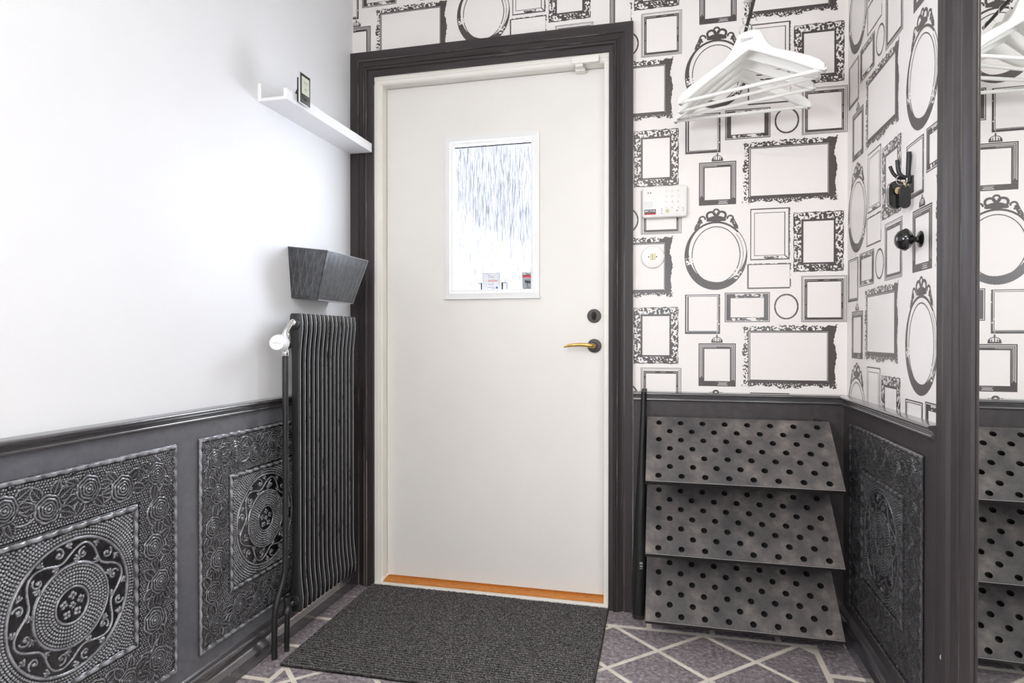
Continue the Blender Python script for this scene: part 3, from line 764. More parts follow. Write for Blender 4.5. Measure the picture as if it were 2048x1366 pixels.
# ================================================================== EMBOSSED PANELS
def make_relief(n=460, S=0.60):
    c = (np.arange(n)+0.5)/n*S-S/2
    X, Y = np.meshgrid(c, c); R = np.hypot(X, Y); A = np.arctan2(Y, X)
    Hh = np.zeros_like(X)
    rs = np.random.RandomState(11)
    q = np.maximum(np.abs(X), np.abs(Y))
    def dome(x, y, r, h, rows=None):
        nonlocal Hh
        k = int(r/S*n)+2; ci = int((x+S/2)/S*n); ri = int((y+S/2)/S*n)
        a0, a1, b0, b1 = max(0, ri-k), min(n, ri+k+1), max(0, ci-k), min(n, ci+k+1)
        if a0 >= a1 or b0 >= b1: return
        d = ((X[a0:a1, b0:b1]-x)**2+(Y[a0:a1, b0:b1]-y)**2)/(r*r)
        Hh[a0:a1, b0:b1] = np.maximum(Hh[a0:a1, b0:b1], h*np.sqrt(np.clip(1-d, 0, 1)))
    R1, R2, R3, Q = 0.142, 0.088, 0.039, 0.167
    # concentric beads in the square and between the inner rings
    def beads(r0, r1, lim):
        r = r0
        while r < r1:
            m = max(6, int(2*PI*r/0.0072)); off = rs.rand()
            for k in range(m):
                a = 2*PI*(k+off)/m; x, y = r*math.cos(a), r*math.sin(a)
                if max(abs(x), abs(y)) < lim: dome(x, y, 0.0031, 0.0034)
            r += 0.0072
    beads(R1+0.008, 0.24, Q-0.008)
    beads(R3+0.007, R2-0.005, 1)
    # stipple in the border
    y = -S/2+0.012
    row = 0
    while y < S/2-0.012:
        x = -S/2+0.012+(row % 2)*0.0033
        while x < S/2-0.012:
            if max(abs(x), abs(y)) > Q+0.012: dome(x+rs.uniform(-.0008, .0008), y+rs.uniform(-.0008, .0008), 0.0025, 0.0021)
            x += 0.0066
        y += 0.0060; row += 1
    ridge = lambda d, w, h: h*np.sqrt(np.clip(1-(d/w)**2, 0, 1))
    for rr, w, h in ((R1, 0.0036, 0.0040), (R2, 0.0032, 0.0036), (R3, 0.0026, 0.0030)):
        Hh = np.maximum(Hh, ridge(R-rr, w, h))
    def poly_ridge(pts, w, h, taper=False):
        nonlocal Hh
        for i in range(len(pts)-1):
            (x0, y0), (x1, y1) = pts[i], pts[i+1]
            k0 = int((min(x0, x1)-w+S/2)/S*n)-1; k1 = int((max(x0, x1)+w+S/2)/S*n)+2; m0 = int((min(y0, y1)-w+S/2)/S*n)-1; m1 = int((max(y0, y1)+w+S/2)/S*n)+2
            k0, m0 = max(0, k0), max(0, m0); k1, m1 = min(n, k1), min(n, m1)
            if k0 >= k1 or m0 >= m1: continue
            xx = X[m0:m1, k0:k1]; yy = Y[m0:m1, k0:k1]
            dx, dy = x1-x0, y1-y0; L2 = dx*dx+dy*dy+1e-12
            t_ = np.clip(((xx-x0)*dx+(yy-y0)*dy)/L2, 0, 1)
            Hh[m0:m1, k0:k1] = np.maximum(Hh[m0:m1, k0:k1], ridge(np.hypot(xx-x0-t_*dx, yy-y0-t_*dy), w, h))
    def clear(x, y, r):
        nonlocal Hh
        Hh[((X-x)**2+(Y-y)**2) < r*r] = 0
    def leaf_(x, y, L, a, wd=0.42):
        ca, sa = math.cos(a), math.sin(a)
        u = (X-x)*ca+(Y-y)*sa; v = -(X-x)*sa+(Y-y)*ca
        tt = np.clip(u/L, 0, 1); half = wd*L*np.sin(PI*tt**0.8)*0.75
        ins = (u > 0) & (u < L) & (np.abs(v) < half)
        Hl = np.zeros_like(Hh)
        Hl[ins] = 0.0012
        Hl = np.maximum(Hl, np.where(ins, ridge(half-np.abs(v), 0.0022, 0.0034), 0))
        Hl = np.maximum(Hl, np.where(ins, ridge(v, 0.0014, 0.0028), 0))
        ve = np.abs(((u-np.abs(v)*0.9) % 0.0066)-0.0033)
        Hl = np.maximum(Hl, np.where(ins, ridge(ve, 0.0014, 0.0024), 0))
        Hh[ins] = Hl[ins]
    def rose(x, y, r):
        nonlocal Hh
        clear(x, y, r*1.08)
        d = np.hypot(X-x, Y-y); a = np.arctan2(Y-y, X-x)
        for fr, lob, ph in ((1.0, 7, 0.3), (0.74, 6, 1.1), (0.50, 5, 0.2), (0.28, 4, 0.8)):
            rad = r*fr*(0.93+0.10*np.abs(np.cos(a*lob/2+ph)))
            Hh = np.maximum(Hh, np.where(d < r*1.15, ridge(d-rad*0.93, 0.0030, 0.0022+0.0030*(1.2-fr)), 0))
        Hh = np.maximum(Hh, np.where(d < r, 0.0030*np.clip(1-(d/r)**2, 0, 1), 0))
        dome(x, y, r*0.16, 0.0065)
    roses = []
    mid = 0.232
    for k in range(4):
        ca, sa = math.cos(k*PI/2), math.sin(k*PI/2)
        for tpos, off in ((-0.232, 0.004), (-0.130, -0.010), (-0.040, 0.010), (0.055, -0.010), (0.145, 0.010)):
            u, v = mid+off, tpos
            roses.append((u*ca-v*sa, u*sa+v*ca))
    for k in range(4):                                     # stems weaving through the border
        ca, sa = math.cos(k*PI/2), math.sin(k*PI/2); pts = []
        for i in range(60):
            v = -0.28+i*0.0095; u = mid+0.030*math.sin(v*34+k)
            pts.append((u*ca-v*sa, u*sa+v*ca))
        poly_ridge(pts, 0.0022, 0.0030)
    for (x, y) in roses:
        base = rs.rand()*6.28
        for i in range(7):
            a = base+i*0.897+rs.uniform(-.25, .25)
            for r0 in (0.024,):
                lx, ly = x+r0*math.cos(a), y+r0*math.sin(a); L = rs.uniform(0.036, 0.046)
                ex, ey = lx+L*math.cos(a), ly+L*math.sin(a)
                if max(abs(ex), abs(ey)) < 0.282 and max(abs(lx), abs(ly)) > Q+0.012 and max(abs(ex), abs(ey)) > Q+0.010 and max(abs((lx+ex)/2), abs((ly+ey)/2)) > Q+0.012: leaf_(lx, ly, L, a, 0.40)
    for (x, y) in roses: rose(x, y, rs.uniform(0.028, 0.033))
    # scrolls in the ring band
    for k in range(6):
        a0 = k*PI/3; pts = []
        for i in range(26):
            t_ = i/25.0; a = a0+t_*PI/3; r = (R1+R2)/2+0.015*math.sin(t_*2*PI)
            pts.append((r*math.cos(a), r*math.sin(a)))
        poly_ridge(pts, 0.0022, 0.0034)
        for sg, aa in ((1, 0.28), (-1, 0.78)):
            cx, cy = ((R1+R2)/2-sg*0.007)*math.cos(a0+aa), ((R1+R2)/2-sg*0.007)*math.sin(a0+aa); cp = []
            for i in range(16):
                q_ = i/15*4.6; rr = 0.0125*(1-0.55*i/15); cp.append((cx+rr*math.cos(a0+aa+q_*sg), cy+rr*math.sin(a0+aa+q_*sg)))
            poly_ridge(cp, 0.0019, 0.0032)
            dome(cx, cy, 0.0045, 0.0038)
        for j in range(4):
            aa = a0+0.10+j*0.26; r = (R1+R2)/2+0.017*(-1)**j
            for m_ in range(3):
                th = aa+PI/2*(1 if j % 2 else -1)+m_*0.7-0.7
                poly_ridge([(r*math.cos(aa), r*math.sin(aa)), (r*math.cos(aa)+0.010*math.cos(th), r*math.sin(aa)+0.010*math.sin(th))], 0.0026, 0.0036)
    # posy in the middle
    for k in range(5):
        a = k*2*PI/5+0.3; x, y = 0.021*math.cos(a), 0.021*math.sin(a)
        for m_ in range(4): dome(x+0.0052*math.cos(m_*PI/2+a), y+0.0052*math.sin(m_*PI/2+a), 0.0042, 0.0036)
    for m_ in range(4): dome(0.0045*math.cos(m_*PI/2), 0.0045*math.sin(m_*PI/2), 0.0038, 0.0036)
    # roped frames
    for half, w, h in ((Q, 0.0066, 0.0075), (0.2935, 0.0068, 0.0065)):
        tw = (np.minimum(np.abs(X), np.abs(Y))*np.sign(X*Y)+q*0.55)
        rope = 0.80+0.20*np.sin(tw*2*PI/0.034)
        Hh = np.where(np.abs(q-half) < w, np.maximum(ridge(q-half, w, h)*rope, 0.0), Hh)
    # gentle hand-made unevenness
    g = Noise2(21)
    Hh = Hh+0.0010*g(X+1, Y+1, 30)
    Hh[(q > S/2-0.0025)] *= 0.2
    # flat back plate
    vs = np.stack([X.ravel(), Y.ravel(), Hh.ravel()+0.002], 1)
    idx = np.arange(n*n).reshape(n, n)
    f = np.stack([idx[:-1, :-1].ravel(), idx[:-1, 1:].ravel(), idx[1:, 1:].ravel(), idx[1:, :-1].ravel()], 1)
    me = bpy.data.meshes.new('embossed_sheet')
    me.vertices.add(len(vs)); me.vertices.foreach_set('co', vs.astype(np.float32).ravel())
    me.loops.add(len(f)*4); me.loops.foreach_set('vertex_index', f.astype(np.int32).ravel())
    me.polygons.add(len(f)); me.polygons.foreach_set('loop_start', (np.arange(len(f))*4).astype(np.int32))
    try: me.polygons.foreach_set('loop_total', np.full(len(f), 4, np.int32))
    except Exception: pass
    me.polygons.foreach_set('use_smooth', np.ones(len(f), bool))
    at = me.attributes.new('wear', 'FLOAT', 'POINT')
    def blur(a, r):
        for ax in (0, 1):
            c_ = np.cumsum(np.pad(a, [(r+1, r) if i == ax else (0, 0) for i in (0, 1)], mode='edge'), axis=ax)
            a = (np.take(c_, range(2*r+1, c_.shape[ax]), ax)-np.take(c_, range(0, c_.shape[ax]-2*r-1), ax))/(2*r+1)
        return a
    wear_tone = np.clip((Hh-blur(blur(Hh, 3), 3)-0.00020)/0.0011, 0, 1)
    at.data.foreach_set('value', wear_tone.ravel().astype(np.float32))
    me.update(calc_edges=True); me.materials.append(M['embossed']); return me
relief = make_relief()
nail_me = MB().lathe([(0.0, 0), (0.0062, 0), (0.0055, 0.0018), (0.003, 0.0028), (0, 0.003)], (0, 0, 0), (0, 0, 1), 12).mesh('nail', 'embossed', smooth=60)
def put_panel(loc, rot, label, rubbed_bright=1.0):
    p = thing('embossed_panel', label, 'panel', loc, rot, 'embossed black rose panels on the wainscot')
    sh = link('embossed_sheet', relief, p); sh.color = (1, 1, 1, rubbed_bright)      # share of silver and painted ridge highlight, lowered where less light falls
    for k in range(4):
        for t_ in (-0.27, -0.13, 0.0, 0.13):
            ca, sa = math.cos(k*PI/2), math.sin(k*PI/2); u, v = 0.284, t_
            link('nail', nail_me, p, (u*ca-v*sa, u*sa+v*ca, 0.003))
    return p
PZ = 0.438
RL = Matrix(((0,0,1),(1,0,0),(0,1,0))).to_euler()      # sheet lies in the left wall, raised side to +x
RR = Matrix(((0,0,-1),(-1,0,0),(0,1,0))).to_euler()
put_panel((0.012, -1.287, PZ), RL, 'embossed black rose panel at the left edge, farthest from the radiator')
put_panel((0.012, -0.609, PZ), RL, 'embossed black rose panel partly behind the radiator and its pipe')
put_panel((W-0.012, -0.409, PZ), RR, 'embossed black rose panel on the right, between shoe rack and mirror', 0.22)  # ridges painted duller here because this side gets less light

# ================================================================== RADIATOR
RX, RY0, RPITCH, RN = 0.077, -0.540, 0.0278, 14
ZB, ZTP = 0.112, 1.097
rad = thing('radiator', 'tall black ribbed radiator with white thermostat knob beside the door', 'radiator', (RX, RY0, 0))
def section_mesh():
    """one flat cast section: slim column, swollen at the two hubs, in the plane x-z, thickness along y"""
    b = MB(); ht = ZTP-ZB
    zs = [0, .006, .03, .055, .085, .12, .16, .21]; ws = [.017, .0215, .0240, .0235, .0200, .0165, .0150, .0150]
    prof = [(z, w) for z, w in zip(zs, ws)]+[(ht*0.5, .0150)]+[(ht-z, w) for z, w in list(zip(zs, ws))[::-1]]
    secs = []
    for z, w in prof:
        hub = (w-0.015)/0.009
        ty = 0.0058+0.0030*max(0, hub)*0.6
        secs.append([(x_, y_, z) for x_, y_ in ((-w, -0.0035), (-w*0.6, -ty), (w*0.55, -ty), (w-0.0027, -0.0036), (w-0.0006, -0.0024), (w, 0), (w-0.0006, 0.0024), (w-0.0027, 0.0036), (w*0.55, ty), (-w*0.6, ty), (-w, 0.0035))])
    b.sweep(secs, (5,)); return b.mesh('section', 'radiator_paint', smooth=45)
sm = section_mesh()
for i in range(RN):
    link('section', sm, rad, (0, i*RPITCH+0.009, ZB))
for z in (1.062, 0.150): MB().tube([(RX, RY0-0.004, z), (RX, RY0+RPITCH*(RN-1)+0.016, z)], 0.0155, 16).build('hub_tube', 'radiator_paint', rad, smooth=50)
for z in (1.062, 0.150): MB().lathe([(0.019, 0), (0.019, 0.006), (0.013, 0.009), (0, 0.009)], (RX, RY0+0.002, z), (0, -1, 0), 20).build('hub_boss', 'radiator_paint', rad, smooth=40)
for y_, z in ((-0.46, 0.99), (-0.26, 0.99)): MB().box(0.001, RX, y_-0.006, y_+0.006, z-0.008, z+0.008).build('wall_bracket', 'radiator_paint', rad)
VX, VY = 0.074, -0.590
b = MB(); b.tube([(RX, RY0-0.006, 1.066)]+[(RX-0.003*i/6, VY+0.034*math.cos(i*PI/12)*0.98-0.0, 1.046+0.024*math.sin((6-i)*PI/12)*0+0.020-0.034*(1-math.sin(PI/2*(1-i/6.0)))*0.0-(0.034*(i/6.0)**2)) for i in range(7)]+[(VX, VY, 1.022)], 0.0085, 12)
b.lathe([(0.012, 0), (0.012, 0.010)], (RX, RY0-0.004, 1.066), (0, -1, 0), 8)
b.build('valve_elbow', 'chrome', rad, smooth=50)
b = MB(); b.lathe([(0.0115, 0), (0.0125, 0.002), (0.0125, 0.012), (0.0105, 0.014), (0.009, 0.018), (0.009, 0.052), (0.011, 0.054), (0.0120, 0.058), (0.0120, 0.070), (0.0105, 0.072)], (VX, VY, 1.030), (0, 0, -1), 12)
b.lathe([(0.012, 0), (0.012, 0.025)], (VX, VY, 1.000), (0.15, -1, 0.0), 12)
b.build('valve_body', 'chrome', rad, smooth=40)
ha = Vector((0.30, -1.0, 0.02)).normalized(); ho = Vector((VX, VY, 0.999))+ha*0.012
prof = [(0.014, 0), (0.0185, 0.004), (0.0205, 0.014), (0.0205, 0.018), (0.0235, 0.020), (0.0262, 0.034), (0.0262, 0.056), (0.0245, 0.068), (0.0215, 0.074), (0.0200, 0.0745), (0.0192, 0.0735), (0, 0.0735)]
head = MB().lathe(prof, ho, ha, 36).build('thermostat_head', 'valve_white', rad, smooth=35)
u_ = ha.orthogonal().normalized(); w_ = ha.cross(u_)
b = MB()
for k in range(22):
    a = 2*PI*k/22; d = u_*math.cos(a)+w_*math.sin(a)
    b.tube([ho+ha*0.030+d*0.0258, ho+ha*0.058+d*0.0258], 0.0014, 6)
b.build('grip_rib', 'valve_white', head, smooth=50)
me = text_mesh('Danfoss', 0.0078, 'text_pale')
o = link('lettering', me, head); zz = ha; xx = Vector((0,0,1)).cross(zz).normalized(); yy = zz.cross(xx)
o.matrix_local = Matrix.Translation(ho+ha*0.0738-root_loc(head)) @ Matrix((xx, yy, zz)).transposed().to_4x4()
def smooth_path(pts, n=6):
    out = [Vector(pts[0])]
    for i in range(1, len(pts)-1):
        p0, p1, p2 = Vector(pts[i-1]), Vector(pts[i]), Vector(pts[i+1])
        a = p1+(p0-p1)*0.45; c = p1+(p2-p1)*0.45
        for k in range(n+1):
            t_ = k/n; out.append(a*(1-t_)**2+p1*2*t_*(1-t_)+c*t_**2)
    out.append(Vector(pts[-1])); return out
b = MB(); b.tube(smooth_path([(VX, VY, 0.964), (VX, VY, 0.29), (VX-0.003, VY-0.006, 0.245), (0.062, VY-0.036, 0.165), (0.060, VY-0.040, 0.12), (0.060, -0.630, 0.0)]), 0.0095, 12)
b.build('supply_pipe', 'pipe_paint', rad, smooth=50)
b = MB(); b.tube([(RX, RY0-0.004, 0.150), (RX-0.003, RY0-0.030, 0.146)], 0.010, 12); b.lathe([(0.0135, 0), (0.0135, 0.010)], (RX, RY0-0.006, 0.149), (0, -1, 0), 6)
b.lathe([(0.0, 0.0), (0.0125, 0.0), (0.0135, 0.006), (0.010, 0.016), (0.0115, 0.036), (0.0140, 0.040), (0.0140, 0.052), (0.010, 0.054)], (RX-0.006, RY0-0.036, 0.176), (0, 0, -1), 8)
b.build('return_valve', 'pipe_paint', rad, smooth=40)
b = MB(); b.tube([(RX-0.006, RY0-0.036, 0.124), (RX-0.009, RY0-0.036, 0.0)], 0.0085, 12); b.build('return_pipe', 'pipe_paint', rad, smooth=50)

# ================================================================== WALL POCKET
wp = thing('wall_pocket', 'black metal wall pocket with scribed zigzag lines above the radiator', 'wall pocket', (0.0, -0.315, 1.15))
y0t, y1t, y0b, y1b = -0.462, -0.165, -0.442, -0.190
zt, zb, dt, db = 1.330, 1.150, 0.150, 0.098
ztf = 1.312
P = dict(a=(0.001, y0t, zt), b=(dt, y0t, ztf), c=(dt, y1t, ztf), d=(0.001, y1t, zt), e=(0.001, y0b, zb+0.006), f=(db, y0b, zb-0.003), g=(db, y1b, zb-0.003), h=(0.001, y1b, zb+0.006))
def sheet(pts, th=0.0016):
    p = [Vector(q) for q in pts]; nrm = (p[1]-p[0]).cross(p[3]-p[0]).normalized()*th
    return MB().add([*p, *[q+nrm for q in p]], [(0,1,2,3), (7,6,5,4), (0,4,5,1), (1,5,6,2), (2,6,7,3), (3,7,4,0)])
sheet([P['a'], P['e'], P['f'], P['b']]).build('side_panel', 'pocket_metal', wp)
sheet([P['d'], P['h'], P['g'], P['c']]).build('side_panel', 'pocket_metal', wp)
fp = sheet([P['b'], P['f'], P['g'], P['c']]).build('front_panel', 'pocket_metal', wp)
sheet([P['e'], P['h'], P['g'], P['f']]).build('base_panel', 'pocket_metal', wp)
sheet([P['a'], P['d'], P['h'], P['e']]).build('back_panel', 'pocket_metal', wp)
def lerp4(a, b_, c, d, u, v):   # u along top, v down
    a, b_, c, d = map(Vector, (a, b_, c, d)); return (a*(1-u)+b_*u)*(1-v)+(d*(1-u)+c*u)*v
def on_side(u, v): return lerp4(P['a'], P['b'], P['f'], P['e'], u, v)+Vector((0, -0.0021, 0))
def on_front(u, v): return lerp4(P['b'], P['c'], P['g'], P['f'], u, v)+Vector((0.0022, 0, -0.0004))
b = MB(); xs_ = [0.0, 0.26, 0.48, 0.70]; xb = [0.14, 0.20, 0.36, 0.40, 0.56, 0.62, 0.78]
for u0, u1 in ((0.02, 0.20), (0.26, 0.40), (0.48, 0.62), (0.70, 0.80)): b.tube([on_side(u0, 0.04), on_side(u1, 0.93)], 0.0006, 4)
for u0, u1 in ((0.26, 0.02), (0.48, 0.22), (0.70, 0.42), (0.93, 0.64)): b.tube([on_side(u0, 0.04), on_side(u1, 0.93)], 0.0006, 4)
b.build('scribed_zigzag', 'pocket_scribe', wp)
b = MB()
for k in range(9):
    u0 = 0.04+k*0.105
    b.tube([on_front(min(u0+0.03, 0.99), 0.05), on_front(u0, 0.95)], 0.0006, 4)
    b.tube([on_front(min(u0+0.055, 0.99), 0.08), on_front(u0+0.03, 0.85)], 0.0004, 4)
b.build('scribed_line', 'pocket_scribe', wp)
b = MB(); b.tube([on_front(0, 0), on_front(1, 0)], 0.0013, 6); b.tube([on_front(1, 0), on_front(1, 1)], 0.0011, 6); b.tube([on_front(0.02, 1), on_front(1, 1)], 0.0013, 6); b.tube([on_side(0, 0), on_side(1, 0)], 0.0009, 6)
b.build('rolled_rim', 'pocket_scribe', wp, smooth=50)

# ================================================================== PICTURE LEDGE AND THERMOMETER
pl = thing('picture_ledge', 'narrow white picture ledge on the left wall butting the door casing', 'shelf', (0.0, -0.32, 1.768))
LY0, LY1 = -0.624, -0.0345
MB().box(0.0, 0.012, LY0, LY1, 1.768, 1.826).build('back_board', 'ledge_white', pl)
MB().box(0.012, 0.092, LY0, LY1, 1.768, 1.778).build('base_board', 'ledge_white', pl)
MB().box(0.092, 0.103, LY0, LY1, 1.768, 1.803).build('front_lip', 'ledge_white', pl)
tm = thing('thermometer', 'small black digital thermometer with grey screen hooked over the white ledge', 'thermometer', (0.112, -0.54, 1.776))
ty0, ty1, tz0, tz1 = -0.572, -0.512, 1.776, 1.874
MB().box(0.1035, 0.111, ty0+0.003, ty1-0.003, tz0+0.004, tz1-0.016, 0.002).build('back_shell', 'black_plastic', tm, smooth=40)
MB().box(0.111, 0.1165, ty0, ty1, tz0, tz1, 0.002).build('silver_bezel', 'silver_plastic', tm, smooth=40)
MB().box(0.1163, 0.1180, ty0+0.0025, ty1-0.001, tz0+0.001, tz1-0.001, 0.0005).build('black_face', 'black_plastic', tm, smooth=40)
scn = MB().box(0.1178, 0.1184, ty0+0.009, ty1-0.008, tz0+0.032, tz1-0.010).build('screen', 'lcd', tm)
o = link('digit', text_mesh('21.5', 0.013, 'lcd_digit'), scn, Vector((0.1186, -0.542, 1.846))-root_loc(scn), (PI/2, 0, PI/2))
o = link('digit', text_mesh('45', 0.013, 'lcd_digit'), scn, Vector((0.1186, -0.542, 1.824))-root_loc(scn), (PI/2, 0, PI/2))
MB().lathe([(0.0055, 0), (0.0055, 0.001), (0.004, 0.0016), (0, 0.0016)], (0.1178, -0.541, 1.791), (1, 0, 0), 16).build('button', 'dark_bronze', tm, smooth=40)
b = MB(); b.tube([(0.1045, -0.556, 1.834), (0.086, -0.556, 1.797), (0.083, -0.556, 1.779)], 0.0032, 6); b.build('stand_leg', 'black_plastic', tm)

# ================================================================== DOORMAT
def make_mat():
    x0, x1, y0, y1 = 0.0, 0.965, 0.0, 0.662; nx, ny = 480, 420
    xs = np.linspace(x0, x1, nx); ys = np.linspace(y0, y1, ny); X, Y = np.meshgrid(xs, ys)
    g = Noise2(8); ribs = 50
    ph = Y/(y1-y0)*ribs+0.12*(g(X, Y, 9)-0.5)
    s = np.abs(np.sin(ph*PI))
    Hh = 0.0030+0.0075*s**0.8+0.0030*(g(X, Y, 190)-0.5)*s+0.0014*(g(X+5, Y+3, 300)-0.5)
    e = np.minimum(np.minimum(X-x0, x1-X), np.minimum(Y-y0, y1-Y)); Hh = np.where(e < 0.006, 0.001+Hh*np.sqrt(np.clip(e/0.006, 0, 1)), Hh)
    rc = 0.012                                         # rounded corners: pull the corner points in
    cxn = np.clip(X, x0+rc, x1-rc); cyn = np.clip(Y, y0+rc, y1-rc); dx = X-cxn; dy = Y-cyn; dd = np.hypot(dx, dy)+1e-9; ff = np.minimum(1, rc/dd); X = cxn+dx*ff; Y = cyn+dy*ff
    Y = Y+0.002*(g(X, Y*0, 40)-0.5)
    vs = np.stack([X.ravel(), -Y.ravel(), Hh.ravel()], 1)
    idx = np.arange(nx*ny).reshape(ny, nx)
    f = np.stack([idx[:-1, :-1].ravel(), idx[1:, :-1].ravel(), idx[1:, 1:].ravel(), idx[:-1, 1:].ravel()], 1)
    me = bpy.data.meshes.new('doormat'); me.vertices.add(len(vs)); me.vertices.foreach_set('co', vs.astype(np.float32).ravel())
    me.loops.add(len(f)*4); me.loops.foreach_set('vertex_index', f.astype(np.int32).ravel())
    me.polygons.add(len(f)); me.polygons.foreach_set('loop_start', (np.arange(len(f))*4).astype(np.int32))
    me.polygons.foreach_set('use_smooth', np.ones(len(f), bool)); at = me.attributes.new('wear', 'FLOAT', 'POINT'); at.data.foreach_set('value', np.clip(s*1.6-0.35+0.5*(g(X, Y, 240)-0.5), 0, 1).ravel().astype(np.float32))
    me.update(calc_edges=True); me.materials.append(M['mat_pile'])
    return me
dm = tag(link('doormat', make_mat(), None, (0.092, -0.004, 0.0005), (0, 0, 0.010)), 'ribbed charcoal doormat on the tiles before the white door', 'doormat')

# ================================================================== SHOE RACK
sr = thing('shoe_rack', 'black three-tier slanted shoe rack with perforated shelves under the chair rail', 'shoe rack', (1.5015, -0.13, 0))
def perforated():
    """board lying in local x-y with real round holes, 18 mm thick, extruded downwards"""
    Lx, Ly, T = 0.609, 0.281, 0.018
    bm = bmesh.new(); edges = []
    def loop(pts):
        vs = [bm.verts.new((p[0], p[1], 0)) for p in pts]
        for i in range(len(vs)): edges.append(bm.edges.new((vs[i], vs[(i+1) % len(vs)])))
    loop([(-Lx/2, 0), (Lx/2, 0), (Lx/2, -Ly), (-Lx/2, -Ly)])
    for r in range(7):
        cnt = 8 if r % 2 == 0 else 7
        for c in range(cnt):
            cx = -0.2625+c*0.075+(0.0375 if cnt == 7 else 0); cy = -0.0285-r*0.0385
            loop([(cx+0.0102*math.cos(2*PI*k/18), cy+0.0102*math.sin(2*PI*k/18)) for k in range(18)])
    bmesh.ops.triangle_fill(bm, edges=edges, use_beauty=True)
    ex = bmesh.ops.extrude_face_region(bm, geom=bm.faces[:])
    for v in ex['geom']:
        if isinstance(v, bmesh.types.BMVert): v.co.z -= T
    bmesh.ops.recalc_face_normals(bm, faces=bm.faces[:])
    for f in bm.faces:
        c_ = f.calc_center_median()
        if abs(f.normal.z) < 0.5 and abs(c_.x) < Lx/2-0.002 and -Ly+0.002 < c_.y < -0.002: f.material_index = 1  # hole walls coloured black to stand for shade
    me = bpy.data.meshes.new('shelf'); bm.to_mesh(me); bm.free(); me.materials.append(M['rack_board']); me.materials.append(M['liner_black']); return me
pm = perforated()
slope = math.atan2(0.187, 0.210)
for zb_ in (0.730, 0.487, 0.262):
    o = link('shelf', pm, sr, Vector((1.5015, -0.030, zb_))-root_loc(sr), (slope, 0, 0))
    e = MB().box(-0.3045, 0.3045, -0.284, -0.281, -0.0195, 0.0005).build('edge_strip', 'rack_edge', o, local=True)
    MB().tube([(-0.304, -0.2835, 0.0003), (0.304, -0.2835, 0.0003)], 0.0009, 6).build('worn_arris', 'rack_worn', e, local=True)  # pale tube stands in for the highlight along the front edge
    MB().box(-0.300, 0.300, -0.278, -0.003, -0.0215, -0.0185).build('liner', 'liner_black', o, local=True)  # black sheet under the board paints the shade seen through the holes
    for xx_ in (-0.27, 0.27):
        MB().box(xx_-0.008, xx_+0.008, -0.26, -0.004, -0.034, -0.0218).build('support_arm', 'rack_edge', o, local=True)
for xx_ in (1.2315, 1.7715):
    MB().box(xx_-0.012, xx_+0.012, -0.0315, -0.0125, 0.101, 0.735).build('upright', 'rack_edge', sr)
for xx_ in (1.2315, 1.7715): MB().box(xx_-0.012, xx_+0.012, -0.056, -0.0315, 0.0, 0.18).build('foot', 'rack_edge', sr)
MB().box(1.2435, 1.7595, -0.052, -0.036, 0.02, 0.06).build('foot_rail', 'rack_edge', sr)

# ================================================================== DARK TAPERED POLE
tp = thing('tapered_pole', 'slim black tapering pole leaning between the door casing and the shoe rack', 'pole', (1.165, -0.055, 0.0))
b = MB(); n_ = 14
pts = [(1.167+0.018*i/(n_-1), -0.062+0.020*i/(n_-1), 0.016+0.804*i/(n_-1)) for i in range(n_)]
b.tube(pts, [0.021, 0.0245, 0.0250, 0.0250, 0.0240, 0.0225, 0.0205, 0.0185, 0.0165, 0.0145, 0.0125, 0.0110, 0.0102, 0.0098], 16)
b.build('shaft', 'black_matte', tp, smooth=50)
MB().box(1.177, 1.196, -0.0515, -0.0325, 0.818, 0.832, 0.002).build('end_cap', 'black_plastic', tp)
MB().lathe([(0.006, 0), (0.021, 0.004), (0.022, 0.016)], (1.1668, -0.0622, 0.0), (0.02, 0.02, 1), 16).build('foot_cap', 'black_plastic', tp, smooth=40)
o = link('lettering', text_mesh('| || |||', 0.012, 'label_text_white'), tp, Vector((1.177, -0.0838, 0.20))-root_loc(tp), (PI/2, -PI/2, 0))
MB().box(1.150, 1.153, -0.036, -0.032, 0.02, 0.085).build('metal_clip', 'chrome', tp)

# ================================================================== ALARM KEYPAD, SWITCH
kp = thing('alarm_keypad', 'white alarm keypad with number buttons on the frame-print wallpaper', 'keypad', (1.257, 0, 1.512))
kb = MB().box(1.177, 1.337, -0.026, -0.001, 1.455, 1.571, 0.010).build('housing', 'plastic_white', kp, smooth=40)
KY = -0.0262
for r in range(4):
    for c in range(3):
        x_, z_ = 1.262+c*0.0215, 1.551-r*0.0205
        bt = MB().lathe([(0.0062, 0), (0.0062, 0.0008), (0.005, 0.0013), (0, 0.0013)], (x_, KY, z_), (0, -1, 0), 16).build('button', 'plastic_white', kp, smooth=40)
        o = link('digit', text_mesh('123456789*0#'[r*3+c], 0.0068, 'text_grey'), bt, Vector((x_, KY-0.0016, z_))-root_loc(bt), BF)
for x_, col_, r_ in ((1.2665, 'switch_cream', 0.0075), (1.301, 'plastic_white', 0.006)):
    bt = MB().lathe([(r_, 0), (r_, 0.0008), (r_*.8, 0.0014), (0, 0.0014)], (x_, KY, 1.4775), (0, -1, 0), 16).build('button', col_, kp, smooth=40)
    MB().box(x_-0.0022, x_+0.0022, KY-0.0018, KY-0.0014, 1.4758, 1.4792).build('symbol', 'text_grey', bt)
for x_, z_ in ((1.247, 1.486), (1.247, 1.479), (1.247, 1.470), (1.3225, 1.486), (1.3225, 1.478), (1.2835, 1.488)):
    MB().box(x_-0.0020, x_+0.0020, KY-0.0004, KY+0.0004, z_-0.0012, z_+0.0012).build('indicator_mark', 'text_grey', kp)
b = MB()
